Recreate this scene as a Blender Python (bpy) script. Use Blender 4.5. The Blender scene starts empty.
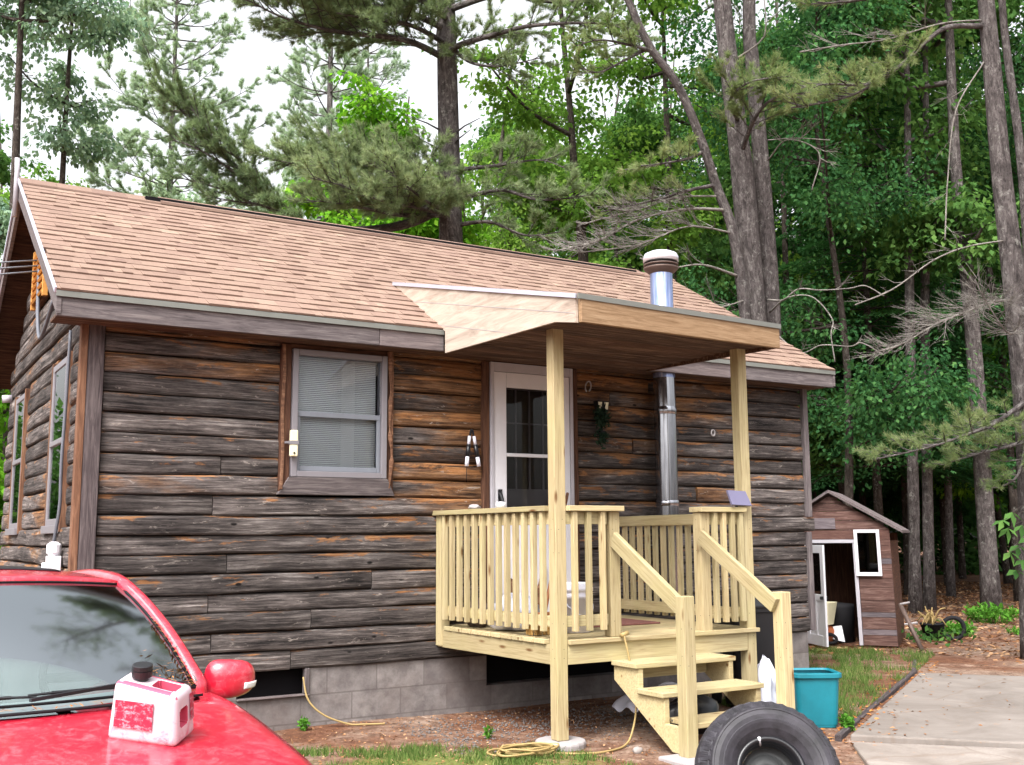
import bpy, bmesh, math, random
import numpy as np
from mathutils import Vector, Matrix
random.seed(7); rng = np.random.default_rng(7)
R = math.radians
C = bpy.context.scene.collection
scene = bpy.context.scene

# ------------------------------------------------------------------ camera
F, YAW, PITCH, ROLL = 1073.364, -0.545702, 0.142608, -0.007110
CAM = np.array([-1.28960, -7.87848, 1.35301])
_f = np.array([-math.sin(YAW)*math.cos(PITCH), math.cos(YAW)*math.cos(PITCH), math.sin(PITCH)])
_r = np.array([math.cos(YAW), math.sin(YAW), 0.0]); _u = np.cross(_r, _f)
_r2 = _r*math.cos(ROLL)+_u*math.sin(ROLL); _u2 = -_r*math.sin(ROLL)+_u*math.cos(ROLL)
def at(u, v, t):
    return CAM + t*(_f + (u-512)/F*_r2 - (v-382.5)/F*_u2)
cam = bpy.data.cameras.new('camera'); co = bpy.data.objects.new('camera', cam); C.objects.link(co)
cam.sensor_width = 36; cam.lens = F*36/1024; cam.clip_start = .05; cam.clip_end = 500
m = Matrix.Identity(4)
for i in range(3):
    m[i][0], m[i][1], m[i][2], m[i][3] = _r2[i], _u2[i], -_f[i], CAM[i]
co.matrix_world = m; scene.camera = co

# ------------------------------------------------------------------ light
SUN_EL, SUN_AZ = R(52), R(215)            # azimuth of the sun measured from +X, counter-clockwise
w = bpy.data.worlds.new('World'); scene.world = w; w.use_nodes = True
nt = w.node_tree; bg = nt.nodes['Background']
sky = nt.nodes.new('ShaderNodeTexSky'); sky.sky_type = 'NISHITA'; sky.sun_disc = False
sky.sun_elevation = SUN_EL; sky.sun_rotation = math.pi/2 - SUN_AZ
sky.air_density = 1.2; sky.dust_density = 7.0; sky.ozone_density = 1.0
hs = nt.nodes.new('ShaderNodeHueSaturation'); hs.inputs['Saturation'].default_value = .14
nt.links.new(sky.outputs[0], hs.inputs['Color']); nt.links.new(hs.outputs[0], bg.inputs[0]); bg.inputs[1].default_value = .15
sl = bpy.data.lights.new('sun', 'SUN'); sl.energy = .9; sl.angle = R(20); sl.color = (1, .96, .9)
so = bpy.data.objects.new('sun', sl); C.objects.link(so)
sd = Vector((math.cos(SUN_EL)*math.cos(SUN_AZ), math.cos(SUN_EL)*math.sin(SUN_AZ), math.sin(SUN_EL)))
so.rotation_euler = sd.to_track_quat('Z', 'Y').to_euler(); so.location = sd*30
vs = scene.view_settings; vs.view_transform = 'Standard'; vs.look = 'None'; vs.exposure = 1.62; vs.gamma = 1; vs.use_curve_mapping = False
cy = scene.cycles
cy.max_bounces = 6; cy.diffuse_bounces = 3; cy.glossy_bounces = 3; cy.transmission_bounces = 6; cy.transparent_max_bounces = 12
try:
    cy.use_denoising = True; cy.denoiser = 'OPENIMAGEDENOISE'; cy.denoising_prefilter = 'ACCURATE'
except Exception: pass

# ------------------------------------------------------------------ helpers: materials
def S(r, g, b):
    f = lambda c: (c/255/12.92) if c/255 <= .04045 else ((c/255+.055)/1.055)**2.4
    return (f(r), f(g), f(b), 1)
class NT:
    def __init__(s, name):
        s.m = bpy.data.materials.new(name); s.m.use_nodes = True; s.t = s.m.node_tree; s.b = s.t.nodes['Principled BSDF']
        s.out = s.t.nodes['Material Output']
    def n(s, ty, **kw):
        x = s.t.nodes.new('ShaderNode'+ty)
        for k, v in kw.items():
            if k.startswith('_'): setattr(x, k[1:], v)
            else: s.set(x.inputs[int(k[1:]) if k[0] == 'i' and k[1:].isdigit() else k.replace('__', ' ')], v)
        return x
    def set(s, sock, v):
        if isinstance(v, bpy.types.NodeSocket): s.t.links.new(v, sock)
        elif hasattr(v, 'outputs'): s.t.links.new(v.outputs[0], sock)
        else: sock.default_value = v
    def attr(s, name, out='Vector'):
        return s.n('Attribute', _attribute_name=name).outputs[out]
    def noise(s, vec, scale, detail=4, rough=.6, dist=0):
        return s.n('TexNoise', Vector=vec, Scale=scale, Detail=detail, Roughness=rough, Distortion=dist).outputs[0]
    def scale(s, vec, xyz):
        return s.n('Mapping', Vector=vec, Scale=xyz).outputs[0]
    def ramp(s, fac, stops):
        x = s.n('ValToRGB', Fac=fac); e = x.color_ramp.elements
        while len(e) < len(stops): e.new(.5)
        for k, (p, c) in enumerate(stops):
            e[k].position = p; e[k].color = c if hasattr(c, '__len__') else (c, c, c, 1)
        return x.outputs[0]
    def mix(s, fac, a, b, mode='MIX'):
        x = s.n('Mix', _data_type='RGBA', _blend_type=mode)
        s.set(x.inputs[0], fac); s.set(x.inputs[6], a); s.set(x.inputs[7], b); return x.outputs[2]
    def math(s, op, a, b=0, clamp=False):
        x = s.n('Math', _operation=op, _use_clamp=clamp); s.set(x.inputs[0], a); s.set(x.inputs[1], b); return x.outputs[0]
    def bump(s, h, strength=.4, dist=.01):
        x = s.n('Bump', Strength=strength, Distance=dist); s.set(x.inputs['Height'], h); s.set(s.b.inputs['Normal'], x); return x
    def sep(s, vec): return s.n('SeparateXYZ', Vector=vec).outputs
    def base(s, col=None, rough=.8, spec=.3, metal=0):
        if col is not None: s.set(s.b.inputs['Base Color'], col)
        s.set(s.b.inputs['Roughness'], rough); s.b.inputs['Specular IOR Level'].default_value = spec; s.set(s.b.inputs['Metallic'], metal)
        return s.m
GREY = lambda v: (v, v, v, 1)

def plain(name, col, rough=.6, spec=.4, metal=0, var=.12, scale=14, bump=0):
    k = NT(name); g = k.attr('gco')
    nz = k.noise(g, scale, 5)
    c = k.mix(nz, tuple(x*(1-var) for x in col[:3])+(1,), tuple(min(1, x*(1+var)) for x in col[:3])+(1,))
    if bump: k.bump(nz, bump, .004)
    return k.base(c, rough, spec, metal)

def wood_new():
    k = NT('new_pine_lumber'); g = k.attr('gco'); t = k.attr('tone', 'Fac')
    gr = k.noise(k.scale(g, (1.2, 26, 26)), 3, 5, .6, .6)
    fine = k.noise(k.scale(g, (3, 90, 90)), 4, 3)
    c = k.ramp(gr, [(.25, S(140, 122, 92)), (.5, S(184, 170, 140)), (.75, S(204, 192, 164))])
    tint = k.mix(t, S(222, 222, 196), S(250, 236, 212))
    c = k.mix(.5, c, tint, 'MULTIPLY')
    c = k.mix(.2, c, S(188, 174, 138))
    kn = k.n('TexVoronoi', Vector=k.scale(g, (2.4, 9, 9)), Scale=1.0)
    c = k.mix(k.ramp(kn.outputs['Distance'], [(.05, 1), (.14, 0)]), c, S(112, 78, 46)); c = k.mix(k.ramp(k.noise(k.scale(g, (.5, 34, 34)), 3, 5, .7), [(.58, 0), (.68, .45)]), c, S(150, 124, 84)); c = k.mix(k.ramp(k.noise(g, 3.5, 7, .75), [(.6, 0), (.72, .3)]), c, S(132, 118, 92))
    gs = k.noise(g, 2.2, 4); c = k.mix(k.ramp(gs, [(.5, 0), (.75, .35)]), c, S(178, 170, 116))
    c = k.mix(1, c, k.ramp(k.math('FRACT', k.math('MULTIPLY', t, 7.3)), [(0, S(216, 214, 208)), (.5, S(240, 240, 236)), (1, S(255, 252, 246))]), 'MULTIPLY')
    c = k.mix(k.math('GREATER_THAN', t, 1.5), c, S(70, 68, 62))
    k.bump(k.math('ADD', gr, fine), .2, .004); return k.base(c, .75, .25)
def log_mat():
    k = NT('weathered_log_siding'); g = k.attr('gco'); tw = k.sep(k.attr('tw'))
    tone, wz, fr = tw[0], tw[1], tw[2]
    gr = k.noise(k.scale(g, (.55, 16, 16)), 4, 8, .72, .15)
    fine = k.noise(k.scale(g, (1.3, 70, 70)), 5, 4, .7)
    blot = k.noise(k.scale(g, (.8, 3, 3)), 2.4, 7, .68, .3)
    gm = k.math('ADD', k.math('MULTIPLY', gr, .6), k.math('MULTIPLY', blot, .4))
    grey = k.ramp(gm, [(.385, S(30, 27, 27)), (.47, S(78, 71, 69)), (.55, S(116, 107, 104)), (.64, S(176, 167, 162))])
    brown = k.ramp(gm, [(.38, S(44, 30, 22)), (.47, S(104, 74, 52)), (.56, S(148, 110, 78)), (.65, S(194, 156, 118))])
    big = k.noise(k.scale(g, (.5, 2.6, 2.6)), 2.2, 5, .6, .3)
    fac = k.math('ADD', k.math('MULTIPLY', big, 1.5), k.math('SUBTRACT', wz, .87))
    fac = k.math('ADD', fac, k.math('MULTIPLY', k.math('SUBTRACT', tone, .5), .45))
    c = k.mix(k.ramp(fac, [(.35, 0), (.62, 1)]), grey, brown)
    c = k.mix(k.ramp(k.noise(k.scale(g, (.7, 38, 38)), 3.3, 5, .75), [(.34, .85), (.43, 0)]), c, S(20, 16, 16))
    # bare orange wood where the bark edge has broken away, mostly along a log's upper edge
    o = k.math('ADD', k.noise(k.scale(g, (.9, 4.5, 4.5)), 3.1, 7, .7, .4), k.math('ADD', k.math('MULTIPLY', k.math('SUBTRACT', fr, .55), .22), k.math('MULTIPLY', k.math('SUBTRACT', wz, .4), .16)))
    c = k.mix(k.ramp(o, [(.58, 0), (.64, .9)]), c, k.mix(k.ramp(gr, [(.35, 0), (.65, 1)]), S(112, 66, 34), S(198, 142, 92)))
    pm = k.ramp(k.noise(k.scale(g, (1.5, 7, 7)), 3.7, 8, .75, .6), [(.605, 0), (.65, .75)])
    c = k.mix(pm, c, k.mix(fine, S(150, 138, 132), S(214, 202, 192)))
    kn = k.n('TexVoronoi', Vector=k.scale(g, (2.2, 6, 6)), Scale=1.3)
    c = k.mix(k.ramp(kn.outputs['Distance'], [(.05, 1), (.085, 0)]), c, S(20, 15, 15))
    c = k.mix(k.ramp(fine, [(.32, .55), (.5, 0)]), c, S(26, 22, 23)); c = k.mix(k.ramp(fine, [(.56, 0), (.72, .4)]), c, S(168, 158, 154))
    c = k.mix(.9, c, k.ramp(tone, [(0, GREY(.38)), (.35, GREY(.62)), (.7, GREY(.82)), (1, GREY(.97))]), 'MULTIPLY')
    k.bump(k.math('ADD', k.math('MULTIPLY', fine, .8), gr), .8, .010); return k.base(c, .85, .2)
def board_mat(name, a, b, cc, sc=(1, 14, 14)):
    k = NT(name); g = k.attr('gco'); t = k.attr('tone', 'Fac')
    gr = k.noise(k.scale(g, sc), 3.5, 7, .68, .7)
    c = k.ramp(gr, [(.3, a), (.5, b), (.74, cc)])
    c = k.mix(k.math('MULTIPLY', t, .4), c, b); c = k.mix(.8, c, k.ramp(t, [(0, GREY(.6)), (.5, GREY(.95)), (1, S(255, 246, 242))]), 'MULTIPLY')
    k.bump(gr, .5, .006); return k.base(c, .85, .2)
def shingle_mat():
    k = NT('tan_asphalt_shingle'); g = k.attr('gco'); t = k.attr('tone', 'Fac')
    c = k.ramp(t, [(0, S(108, 90, 79)), (.35, S(126, 107, 94)), (.7, S(137, 118, 103)), (1, S(154, 135, 118))])
    sp = k.noise(g, 260, 2); c = k.mix(k.ramp(sp, [(.3, .5), (.7, 0)]), c, S(120, 92, 88))
    st = k.noise(g, .9, 4); c = k.mix(k.ramp(st, [(.45, 0), (.75, .35)]), c, S(140, 116, 106))
    k.bump(sp, .5, .004); return k.base(c, .95, .15)
def block_mat():
    k = NT('concrete_block'); g = k.attr('gco')
    br = k.n('TexBrick', Vector=g, Color1=S(140, 134, 132), Color2=S(114, 108, 107), Mortar=S(112, 106, 104), Scale=1.0)
    br.inputs['Mortar Size'].default_value = .006; br.inputs['Brick Width'].default_value = .41; br.inputs['Row Height'].default_value = .2
    nz = k.noise(g, 7, 7, .7); st = k.noise(g, 2.4, 5, .65, .1)
    c = k.mix(k.ramp(nz, [(.35, .7), (.65, 0)]), br.outputs[0], S(82, 76, 76)); c = k.mix(k.ramp(k.noise(g, 1.1, 6, .7), [(.45, 0), (.65, .6)]), c, S(92, 80, 76))
    c = k.mix(k.ramp(st, [(.58, 0), (.70, .35)]), c, S(160, 154, 148))
    h = k.math('SUBTRACT', k.math('MULTIPLY', nz, .5), br.outputs['Fac']); k.bump(h, .5, .008); return k.base(c, .95, .1)
def concrete(name, a, b):
    k = NT(name); g = k.attr('gco')
    n1 = k.noise(g, 1.6, 8, .68, .6); n2 = k.noise(g, 60, 3)
    c = k.mix(k.ramp(n1, [(.35, 0), (.65, 1)]), a, b)
    c = k.mix(k.ramp(n2, [(.3, .35), (.6, 0)]), c, S(120, 108, 100))
    cr = k.n('TexVoronoi', Vector=k.n('Mapping', Vector=k.mix(.12, g, k.n('TexNoise', Vector=g, Scale=3.0).outputs[1]), Scale=(1, 1, 1)).outputs[0], Scale=.8, _feature='DISTANCE_TO_EDGE')
    c = k.mix(k.ramp(cr.outputs[0], [(.0, .5), (.012, 0)]), c, S(110, 96, 86))
    lf = k.noise(g, 9, 6, .75); c = k.mix(k.ramp(lf, [(.62, 0), (.68, .6)]), c, S(150, 112, 80))
    k.bump(n2, .2, .004); return k.base(c, .9, .15)
def ground_mat():
    k = NT('dirt_and_litter'); g = k.n('TexCoord').outputs['Object']
    n1 = k.noise(g, .9, 8, .7, .5); n2 = k.noise(g, 9, 8, .75); n3 = k.noise(g, 42, 5, .7)
    dirt = k.ramp(n2, [(.3, S(84, 68, 58)), (.46, S(122, 101, 88)), (.58, S(148, 127, 113)), (.72, S(190, 175, 162))])
    needles = k.ramp(n2, [(.3, S(70, 48, 40)), (.5, S(106, 74, 58)), (.7, S(132, 98, 78))])
    c = k.mix(k.ramp(n1, [(.42, 0), (.58, 1)]), dirt, needles)
    c = k.mix(k.ramp(n3, [(.3, .6), (.52, 0)]), c, S(70, 50, 40))
    c = k.mix(k.ramp(n3, [(.68, 0), (.76, .6)]), c, S(160, 146, 134))
    gm = k.attr('grass', 'Fac')
    gn = k.math('ADD', k.math('MULTIPLY', gm, 1.0), k.math('SUBTRACT', k.noise(g, 3.2, 6, .7), .62))
    c = k.mix(k.ramp(gn, [(.25, 0), (.5, .85)]), c, k.ramp(n3, [(.3, S(70, 82, 40)), (.7, S(120, 128, 66))]))
    wm = k.attr('wood', 'Fac'); c = k.mix(k.math('MULTIPLY', wm, .6), c, S(86, 60, 46))
    k.bump(k.math('ADD', n2, k.math('MULTIPLY', n3, .5)), .7, .03); return k.base(c, 1, .05)
def bark_mat(name, a, b, cc, moss=None):
    k = NT(name); g = k.attr('gco')
    n1 = k.noise(k.scale(g, (4.2, 1.4, 4.2)), 4, 8, .72, .6)
    v = k.noise(k.scale(g, (13, 3.6, 13)), 3, 6, .7, 1.5)
    c = k.ramp(n1, [(.3, a), (.52, b), (.72, cc)])
    c = k.mix(k.ramp(v, [(.36, .85), (.48, 0)]), c, a)
    c = k.mix(k.ramp(k.noise(g, 9, 6, .75), [(.57, 0), (.66, .65)]), c, S(164, 162, 156))
    k.bump(k.math('ADD', n1, k.math('MULTIPLY', v, 1.5)), .9, .03); return k.base(c, .95, .1)
def leaf_mat(name, a, b, cc, trans=.35, clump=.45):
    k = NT(name); t = k.attr('tone', 'Fac'); g = k.n('TexCoord').outputs['Object']
    c = k.ramp(t, [(0, a), (.5, b), (1, cc)])
    n = k.noise(g, 1.3, 4); c = k.mix(k.ramp(n, [(.38, clump), (.6, 0)]), c, a)
    d = k.n('BsdfDiffuse', Color=c); tr = k.n('BsdfTranslucent', Color=k.mix(.4, c, k.mix(1, c, S(190, 220, 90), 'MULTIPLY')))
    mx = k.n('MixShader', Fac=trans, i1=d, i2=tr); k.set(k.out.inputs[0], mx); return k.m
def glass_mat(name, tint, refl=1.45, rough=.0):
    k = NT(name); fr = k.n('Fresnel', IOR=refl)
    mx = k.n('MixShader', Fac=fr, i1=k.n('BsdfTransparent', Color=tint), i2=k.n('BsdfGlossy', Roughness=rough, Color=(1, 1, 1, 1)))
    k.set(k.out.inputs[0], mx); return k.m
def dust_glare_glass():
    k = NT('dust_glare_windshield_glass'); g = k.attr('gco'); n = k.noise(g, 3, 6, .7); fr = k.n('Fresnel', IOR=1.27)
    d = k.n('MixShader', Fac=k.ramp(n, [(.3, .32), (.7, .5)]), i1=k.n('BsdfTransparent', Color=(.80, .90, .90, 1)), i2=k.n('BsdfDiffuse', Color=S(134, 148, 148)))  # grey layer: dust film plus pale sky reflection put into its colour
    mx = k.n('MixShader', Fac=fr, i1=d, i2=k.n('BsdfGlossy', Roughness=.09, Color=(.34, .37, .39, 1))); k.set(k.out.inputs[0], mx); return k.m
def paint_car():
    k = NT('red_car_paint'); g = k.attr('gco'); n = k.noise(g, 5, 7, .7, .8)
    n2 = k.noise(g, 16, 8, .78, 1); c = k.mix(k.ramp(n, [(.4, 0), (.7, .5)]), S(180, 14, 42), S(184, 42, 64)); c = k.mix(k.ramp(n2, [(.50, 0), (.72, .5)]), c, S(200, 128, 138))
    k.base(c, .38, .5); k.b.inputs['Coat Weight'].default_value = 1; k.set(k.b.inputs['Coat Roughness'], k.ramp(n2, [(.3, .03), (.7, .22)])); return k.m
def jug_mat():
    k = NT('pink_mottled_milky_plastic'); g = k.attr('gco'); z = k.sep(g)[2]; n = k.noise(g, 16, 7, .75, .6)
    m = k.math('ADD', n, k.math('MULTIPLY', k.math('SUBTRACT', .05, z), 1.6))  # pink mottling gets denser towards the base
    return k.base(k.mix(k.ramp(m, [(.54, 0), (.70, .75)]), S(192, 176, 184), S(176, 62, 92)), .4, .45)
def label_mat():
    k = NT('faded_red_label'); g = k.attr('gco'); n = k.noise(g, 55, 6, .8); n2 = k.noise(k.scale(g, (1, 1, 2.5)), 28, 3)
    c = k.mix(k.ramp(n, [(.36, 0), (.48, 1)]), S(186, 140, 154), S(150, 30, 58))
    return k.base(k.mix(k.ramp(n2, [(.55, 0), (.65, .6)]), c, S(190, 164, 174)), .5, .4)
def galv():
    k = NT('stainless_flue_metal'); g = k.attr('gco'); n = k.noise(k.scale(g, (14, 14, .8)), 2, 5)
    return k.base(k.ramp(n, [(.3, S(120, 120, 126)), (.7, S(190, 190, 196))]), k.ramp(n, [(.3, .08), (.7, .2)]), .5, .95)
def bluemetal():
    k = NT('streaked_blue_flue_metal'); g = k.n('TexCoord').outputs['Object']; n = k.noise(k.scale(k.attr('gco'), (18, 18, 1.2)), 2, 6, .7)  # lengthwise streaks from blue grey to near white
    return k.base(k.ramp(n, [(.3, S(96, 110, 150)), (.55, S(146, 160, 198)), (.72, S(206, 206, 214))]), .38, .5, .75)

MT = dict(
    lumber=wood_new(), log=log_mat(), shingle=shingle_mat(), block=block_mat(), ground=ground_mat(),
    greyboard=board_mat('weathered_grey_board', S(62, 55, 57), S(102, 94, 95), S(140, 131, 129)),
    postboard=board_mat('dark_weathered_post', S(44, 38, 39), S(80, 71, 72), S(122, 112, 110)),
    brownboard=board_mat('dark_brown_board', S(40, 27, 22), S(82, 56, 44), S(126, 92, 70)),
    trimwood=board_mat('split_bark_trim', S(52, 36, 30), S(106, 77, 60), S(162, 130, 104), (1, 9, 9)),
    goldboard=board_mat('golden_stained_board', S(114, 88, 62), S(148, 120, 92), S(174, 148, 118)),
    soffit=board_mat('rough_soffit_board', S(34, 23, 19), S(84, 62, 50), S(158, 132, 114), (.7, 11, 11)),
    shedboard=board_mat('faded_red_board', S(54, 40, 37), S(92, 68, 62), S(140, 116, 108), (1, 10, 10)),
    shedgrey=board_mat('bare_grey_board', S(76, 68, 72), S(106, 97, 101), S(134, 125, 128), (1, 10, 10)),
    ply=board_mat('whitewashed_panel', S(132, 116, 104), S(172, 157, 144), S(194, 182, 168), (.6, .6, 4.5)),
    white=plain('white_paint', S(212, 210, 216), .45, .4, var=.06), offwhite=plain('old_white_paint', S(170, 166, 173), .6, .3, var=.14, scale=9),
    winframe=plain('grey_aluminium', S(120, 116, 121), .5, .4, .1, .08), drip=plain('grey_green_drip_edge', S(112, 113, 108), .5, .4, .2, .1),
    alu=plain('bare_aluminium_flashing', S(206, 208, 224), .35, .5, .6, .05),
    dark=plain('unlit_void_black', S(22, 20, 22), .9, .1), black=plain('black_plastic', S(22, 22, 26), .35, .5), rubber=None,  # near-black stands in for shade in hollows: wall core, vents, shed window
    blackm=plain('matte_black', S(30, 29, 32), .8, .2), greywire=plain('grey_cable_sheath', S(96, 98, 106), .5, .3), galv=galv(), bluemetal=bluemetal(), capmetal=plain('white_cap_metal', S(222, 222, 232), .3, .5, .5, .06),
    rust=plain('rusty_brown_metal', S(96, 80, 74), .6, .4, .4, .2), sash=plain('blue_grey_sash', S(112, 116, 124), .5, .4), blind=plain('pale_blind_slat', S(226, 222, 216), .7, .3, var=.04),
    dimgrey=plain('dim_room_grey', S(92, 88, 84), .8, .2), teal=plain('teal_plastic', S(16, 106, 120), .5, .4, var=.28, scale=9), cord=plain('tan_cord', S(150, 128, 84), .6, .3, var=.1),
    conc=concrete('pale_concrete', S(104, 97, 92), S(130, 123, 118)), conc2=concrete('rough_concrete', S(108, 99, 93), S(146, 138, 132)),
    padc=plain('small_concrete_pad', S(150, 144, 144), .9, .1, var=.2, scale=20, bump=.4), gravelgrey=plain('dark_gravel', S(100, 94, 92), .95, .1, var=.4, scale=60), stone=plain('grey_stone', S(140, 132, 128), .9, .1, var=.25, scale=9, bump=.6),
    red=paint_car(), label=label_mat(), glass=glass_mat('window_glass', (.84, .87, .90, 1), 1.33), wglass=dust_glare_glass(), doorglass=glass_mat('screen_glass', (.62, .62, .62, 1), 1.30),
    dglass=glass_mat('dark_side_glass', (.18, .22, .22, 1), 1.6), sglass=glass_mat('shed_glass', (.5, .55, .5, 1), 1.6), lens=plain('clear_lamp_lens', S(226, 226, 222), .12, .6, var=.04),
    interior=plain('grey_car_interior', S(140, 146, 150), .8, .2), jug=jug_mat(),
    bag=plain('translucent_white_bag', S(206, 208, 222), .35, .5, var=.08), bucket=plain('white_bucket_plastic', S(220, 218, 230), .4, .45, var=.04),
    mat=plain('reddish_doormat', S(122, 84, 78), 1, .05, var=.35, scale=60, bump=.5), bristle=plain('straw_bristle', S(176, 140, 84), .9, .1, var=.3, scale=60),
    handle=plain('varnished_handle', S(150, 96, 58), .5, .4), cream=plain('cream_plastic', S(220, 212, 180), .5, .4), solar=plain('grey_violet_solar_cell', S(108, 104, 132), .3, .5, var=.06),
    green=plain('dark_green_fabric_leaf', S(26, 46, 32), .8, .2), orange=plain('orange_brown_cushion', S(150, 84, 52), .8, .2, var=.2), yellowwood=plain('fresh_louver_wood', S(196, 140, 74), .7, .2, var=.12),
    bark=bark_mat('pine_bark', S(50, 46, 46), S(98, 91, 90), S(146, 141, 138)), barkd=bark_mat('dark_bark', S(40, 35, 33), S(76, 68, 63), S(110, 102, 95)),
    deadwood=bark_mat('grey_dead_wood', S(104, 98, 94), S(142, 136, 130), S(176, 172, 164)),
    needle=leaf_mat('pine_needles', S(106, 126, 96), S(144, 160, 120), S(186, 194, 150), .45, .18), needle2=leaf_mat('olive_tan_needles', S(92, 114, 76), S(130, 147, 100), S(168, 168, 124), .45, .2),  # second needle set is olive in its own colour
    farneedle=leaf_mat('haze_paled_needles', S(138, 160, 140), S(170, 188, 162), S(198, 210, 174), .5, .15),  # glare and haze over the far trees put into the needle colour
    maple=leaf_mat('bright_maple_leaves', S(70, 122, 34), S(104, 160, 44), S(146, 190, 62), .45, .3), leafg=leaf_mat('green_leaves', S(70, 106, 44), S(106, 145, 60), S(144, 176, 80), .5, .3),
    leafd=leaf_mat('dark_green_leaves', S(58, 92, 50), S(88, 126, 66), S(126, 162, 86), .5, .35), hem=leaf_mat('hemlock_sprays', S(44, 80, 50), S(68, 112, 66), S(104, 146, 84), .45, .3),
    blueleaf=leaf_mat('blue_green_leaves', S(108, 136, 122), S(140, 166, 142), S(168, 190, 154), .5, .2),  # bluish haze over the left trees put into this leaf colour
    grass=leaf_mat('grass_blades', S(64, 88, 44), S(92, 118, 58), S(140, 144, 92), .3, .2), fern=leaf_mat('fern_leaves', S(70, 120, 44), S(92, 146, 54), S(124, 172, 76), .4, .2),
    litter=leaf_mat('dead_leaf_litter', S(96, 62, 44), S(146, 104, 74), S(196, 160, 124), .1, .2), orangelitter=leaf_mat('orange_needle_litter', S(120, 70, 36), S(168, 110, 60), S(196, 142, 88), .1, .2),
)
def rubber():
    k = NT('weathered_tyre_rubber'); g = k.attr('gco'); n = k.noise(g, 12, 6, .7)
    return k.base(k.ramp(n, [(.3, S(24, 23, 26)), (.7, S(54, 51, 58))]), .62, .4)
MT['rubber'] = rubber()

# ------------------------------------------------------------------ helpers: meshes
OFF = {}
def link(o, parent, loc):
    C.objects.link(o)
    if parent is not None: o.parent = parent; OFF[o] = OFF[parent]
    else: o.location = loc; OFF[o] = np.array(loc, float)
def thing(name, label, cat, loc=(0, 0, 0), rotz=0, group=None):
    o = bpy.data.objects.new(name, None); o.empty_display_size = .2; C.objects.link(o)
    o.location = loc; o.rotation_euler = (0, 0, rotz); OFF[o] = np.array(loc, float) if not rotz else np.zeros(3)
    return tag(o, label, cat, group)
def tag(o, label=None, cat=None, group=None, kind=None):
    if label: o['label'] = label
    if cat: o['category'] = cat
    if group: o['group'] = group
    if kind: o['kind'] = kind
    return o
def np_mesh(name, V, Fc, attrs=(), mat=None, parent=None, smooth=False, loc=None, local=False):
    V = np.asarray(V, np.float32); Fc = np.asarray(Fc, np.int32); k = Fc.shape[1]
    if loc is None and parent is None: loc = (float(V[:, 0].mean()), float(V[:, 1].mean()), float(V[:, 2].min()))
    off = OFF[parent] if parent is not None else np.array(loc)
    if local: off = np.zeros(3)
    me = bpy.data.meshes.new(name); me.vertices.add(len(V)); me.vertices.foreach_set('co', (V-off).astype(np.float32).ravel())
    me.loops.add(Fc.size); me.loops.foreach_set('vertex_index', Fc.ravel()); me.polygons.add(len(Fc))
    me.polygons.foreach_set('loop_start', np.arange(0, Fc.size, k, dtype=np.int32))
    if smooth: me.polygons.foreach_set('use_smooth', np.ones(len(Fc), bool))
    for an, ty, dat in attrs:
        a = me.attributes.new(an, ty, 'POINT'); a.data.foreach_set('value' if ty == 'FLOAT' else 'vector', np.asarray(dat, np.float32).ravel())
    me.update(calc_edges=True)
    if mat is not None: me.materials.append(mat)
    o = bpy.data.objects.new(name, me); link(o, parent, loc); return o
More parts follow.
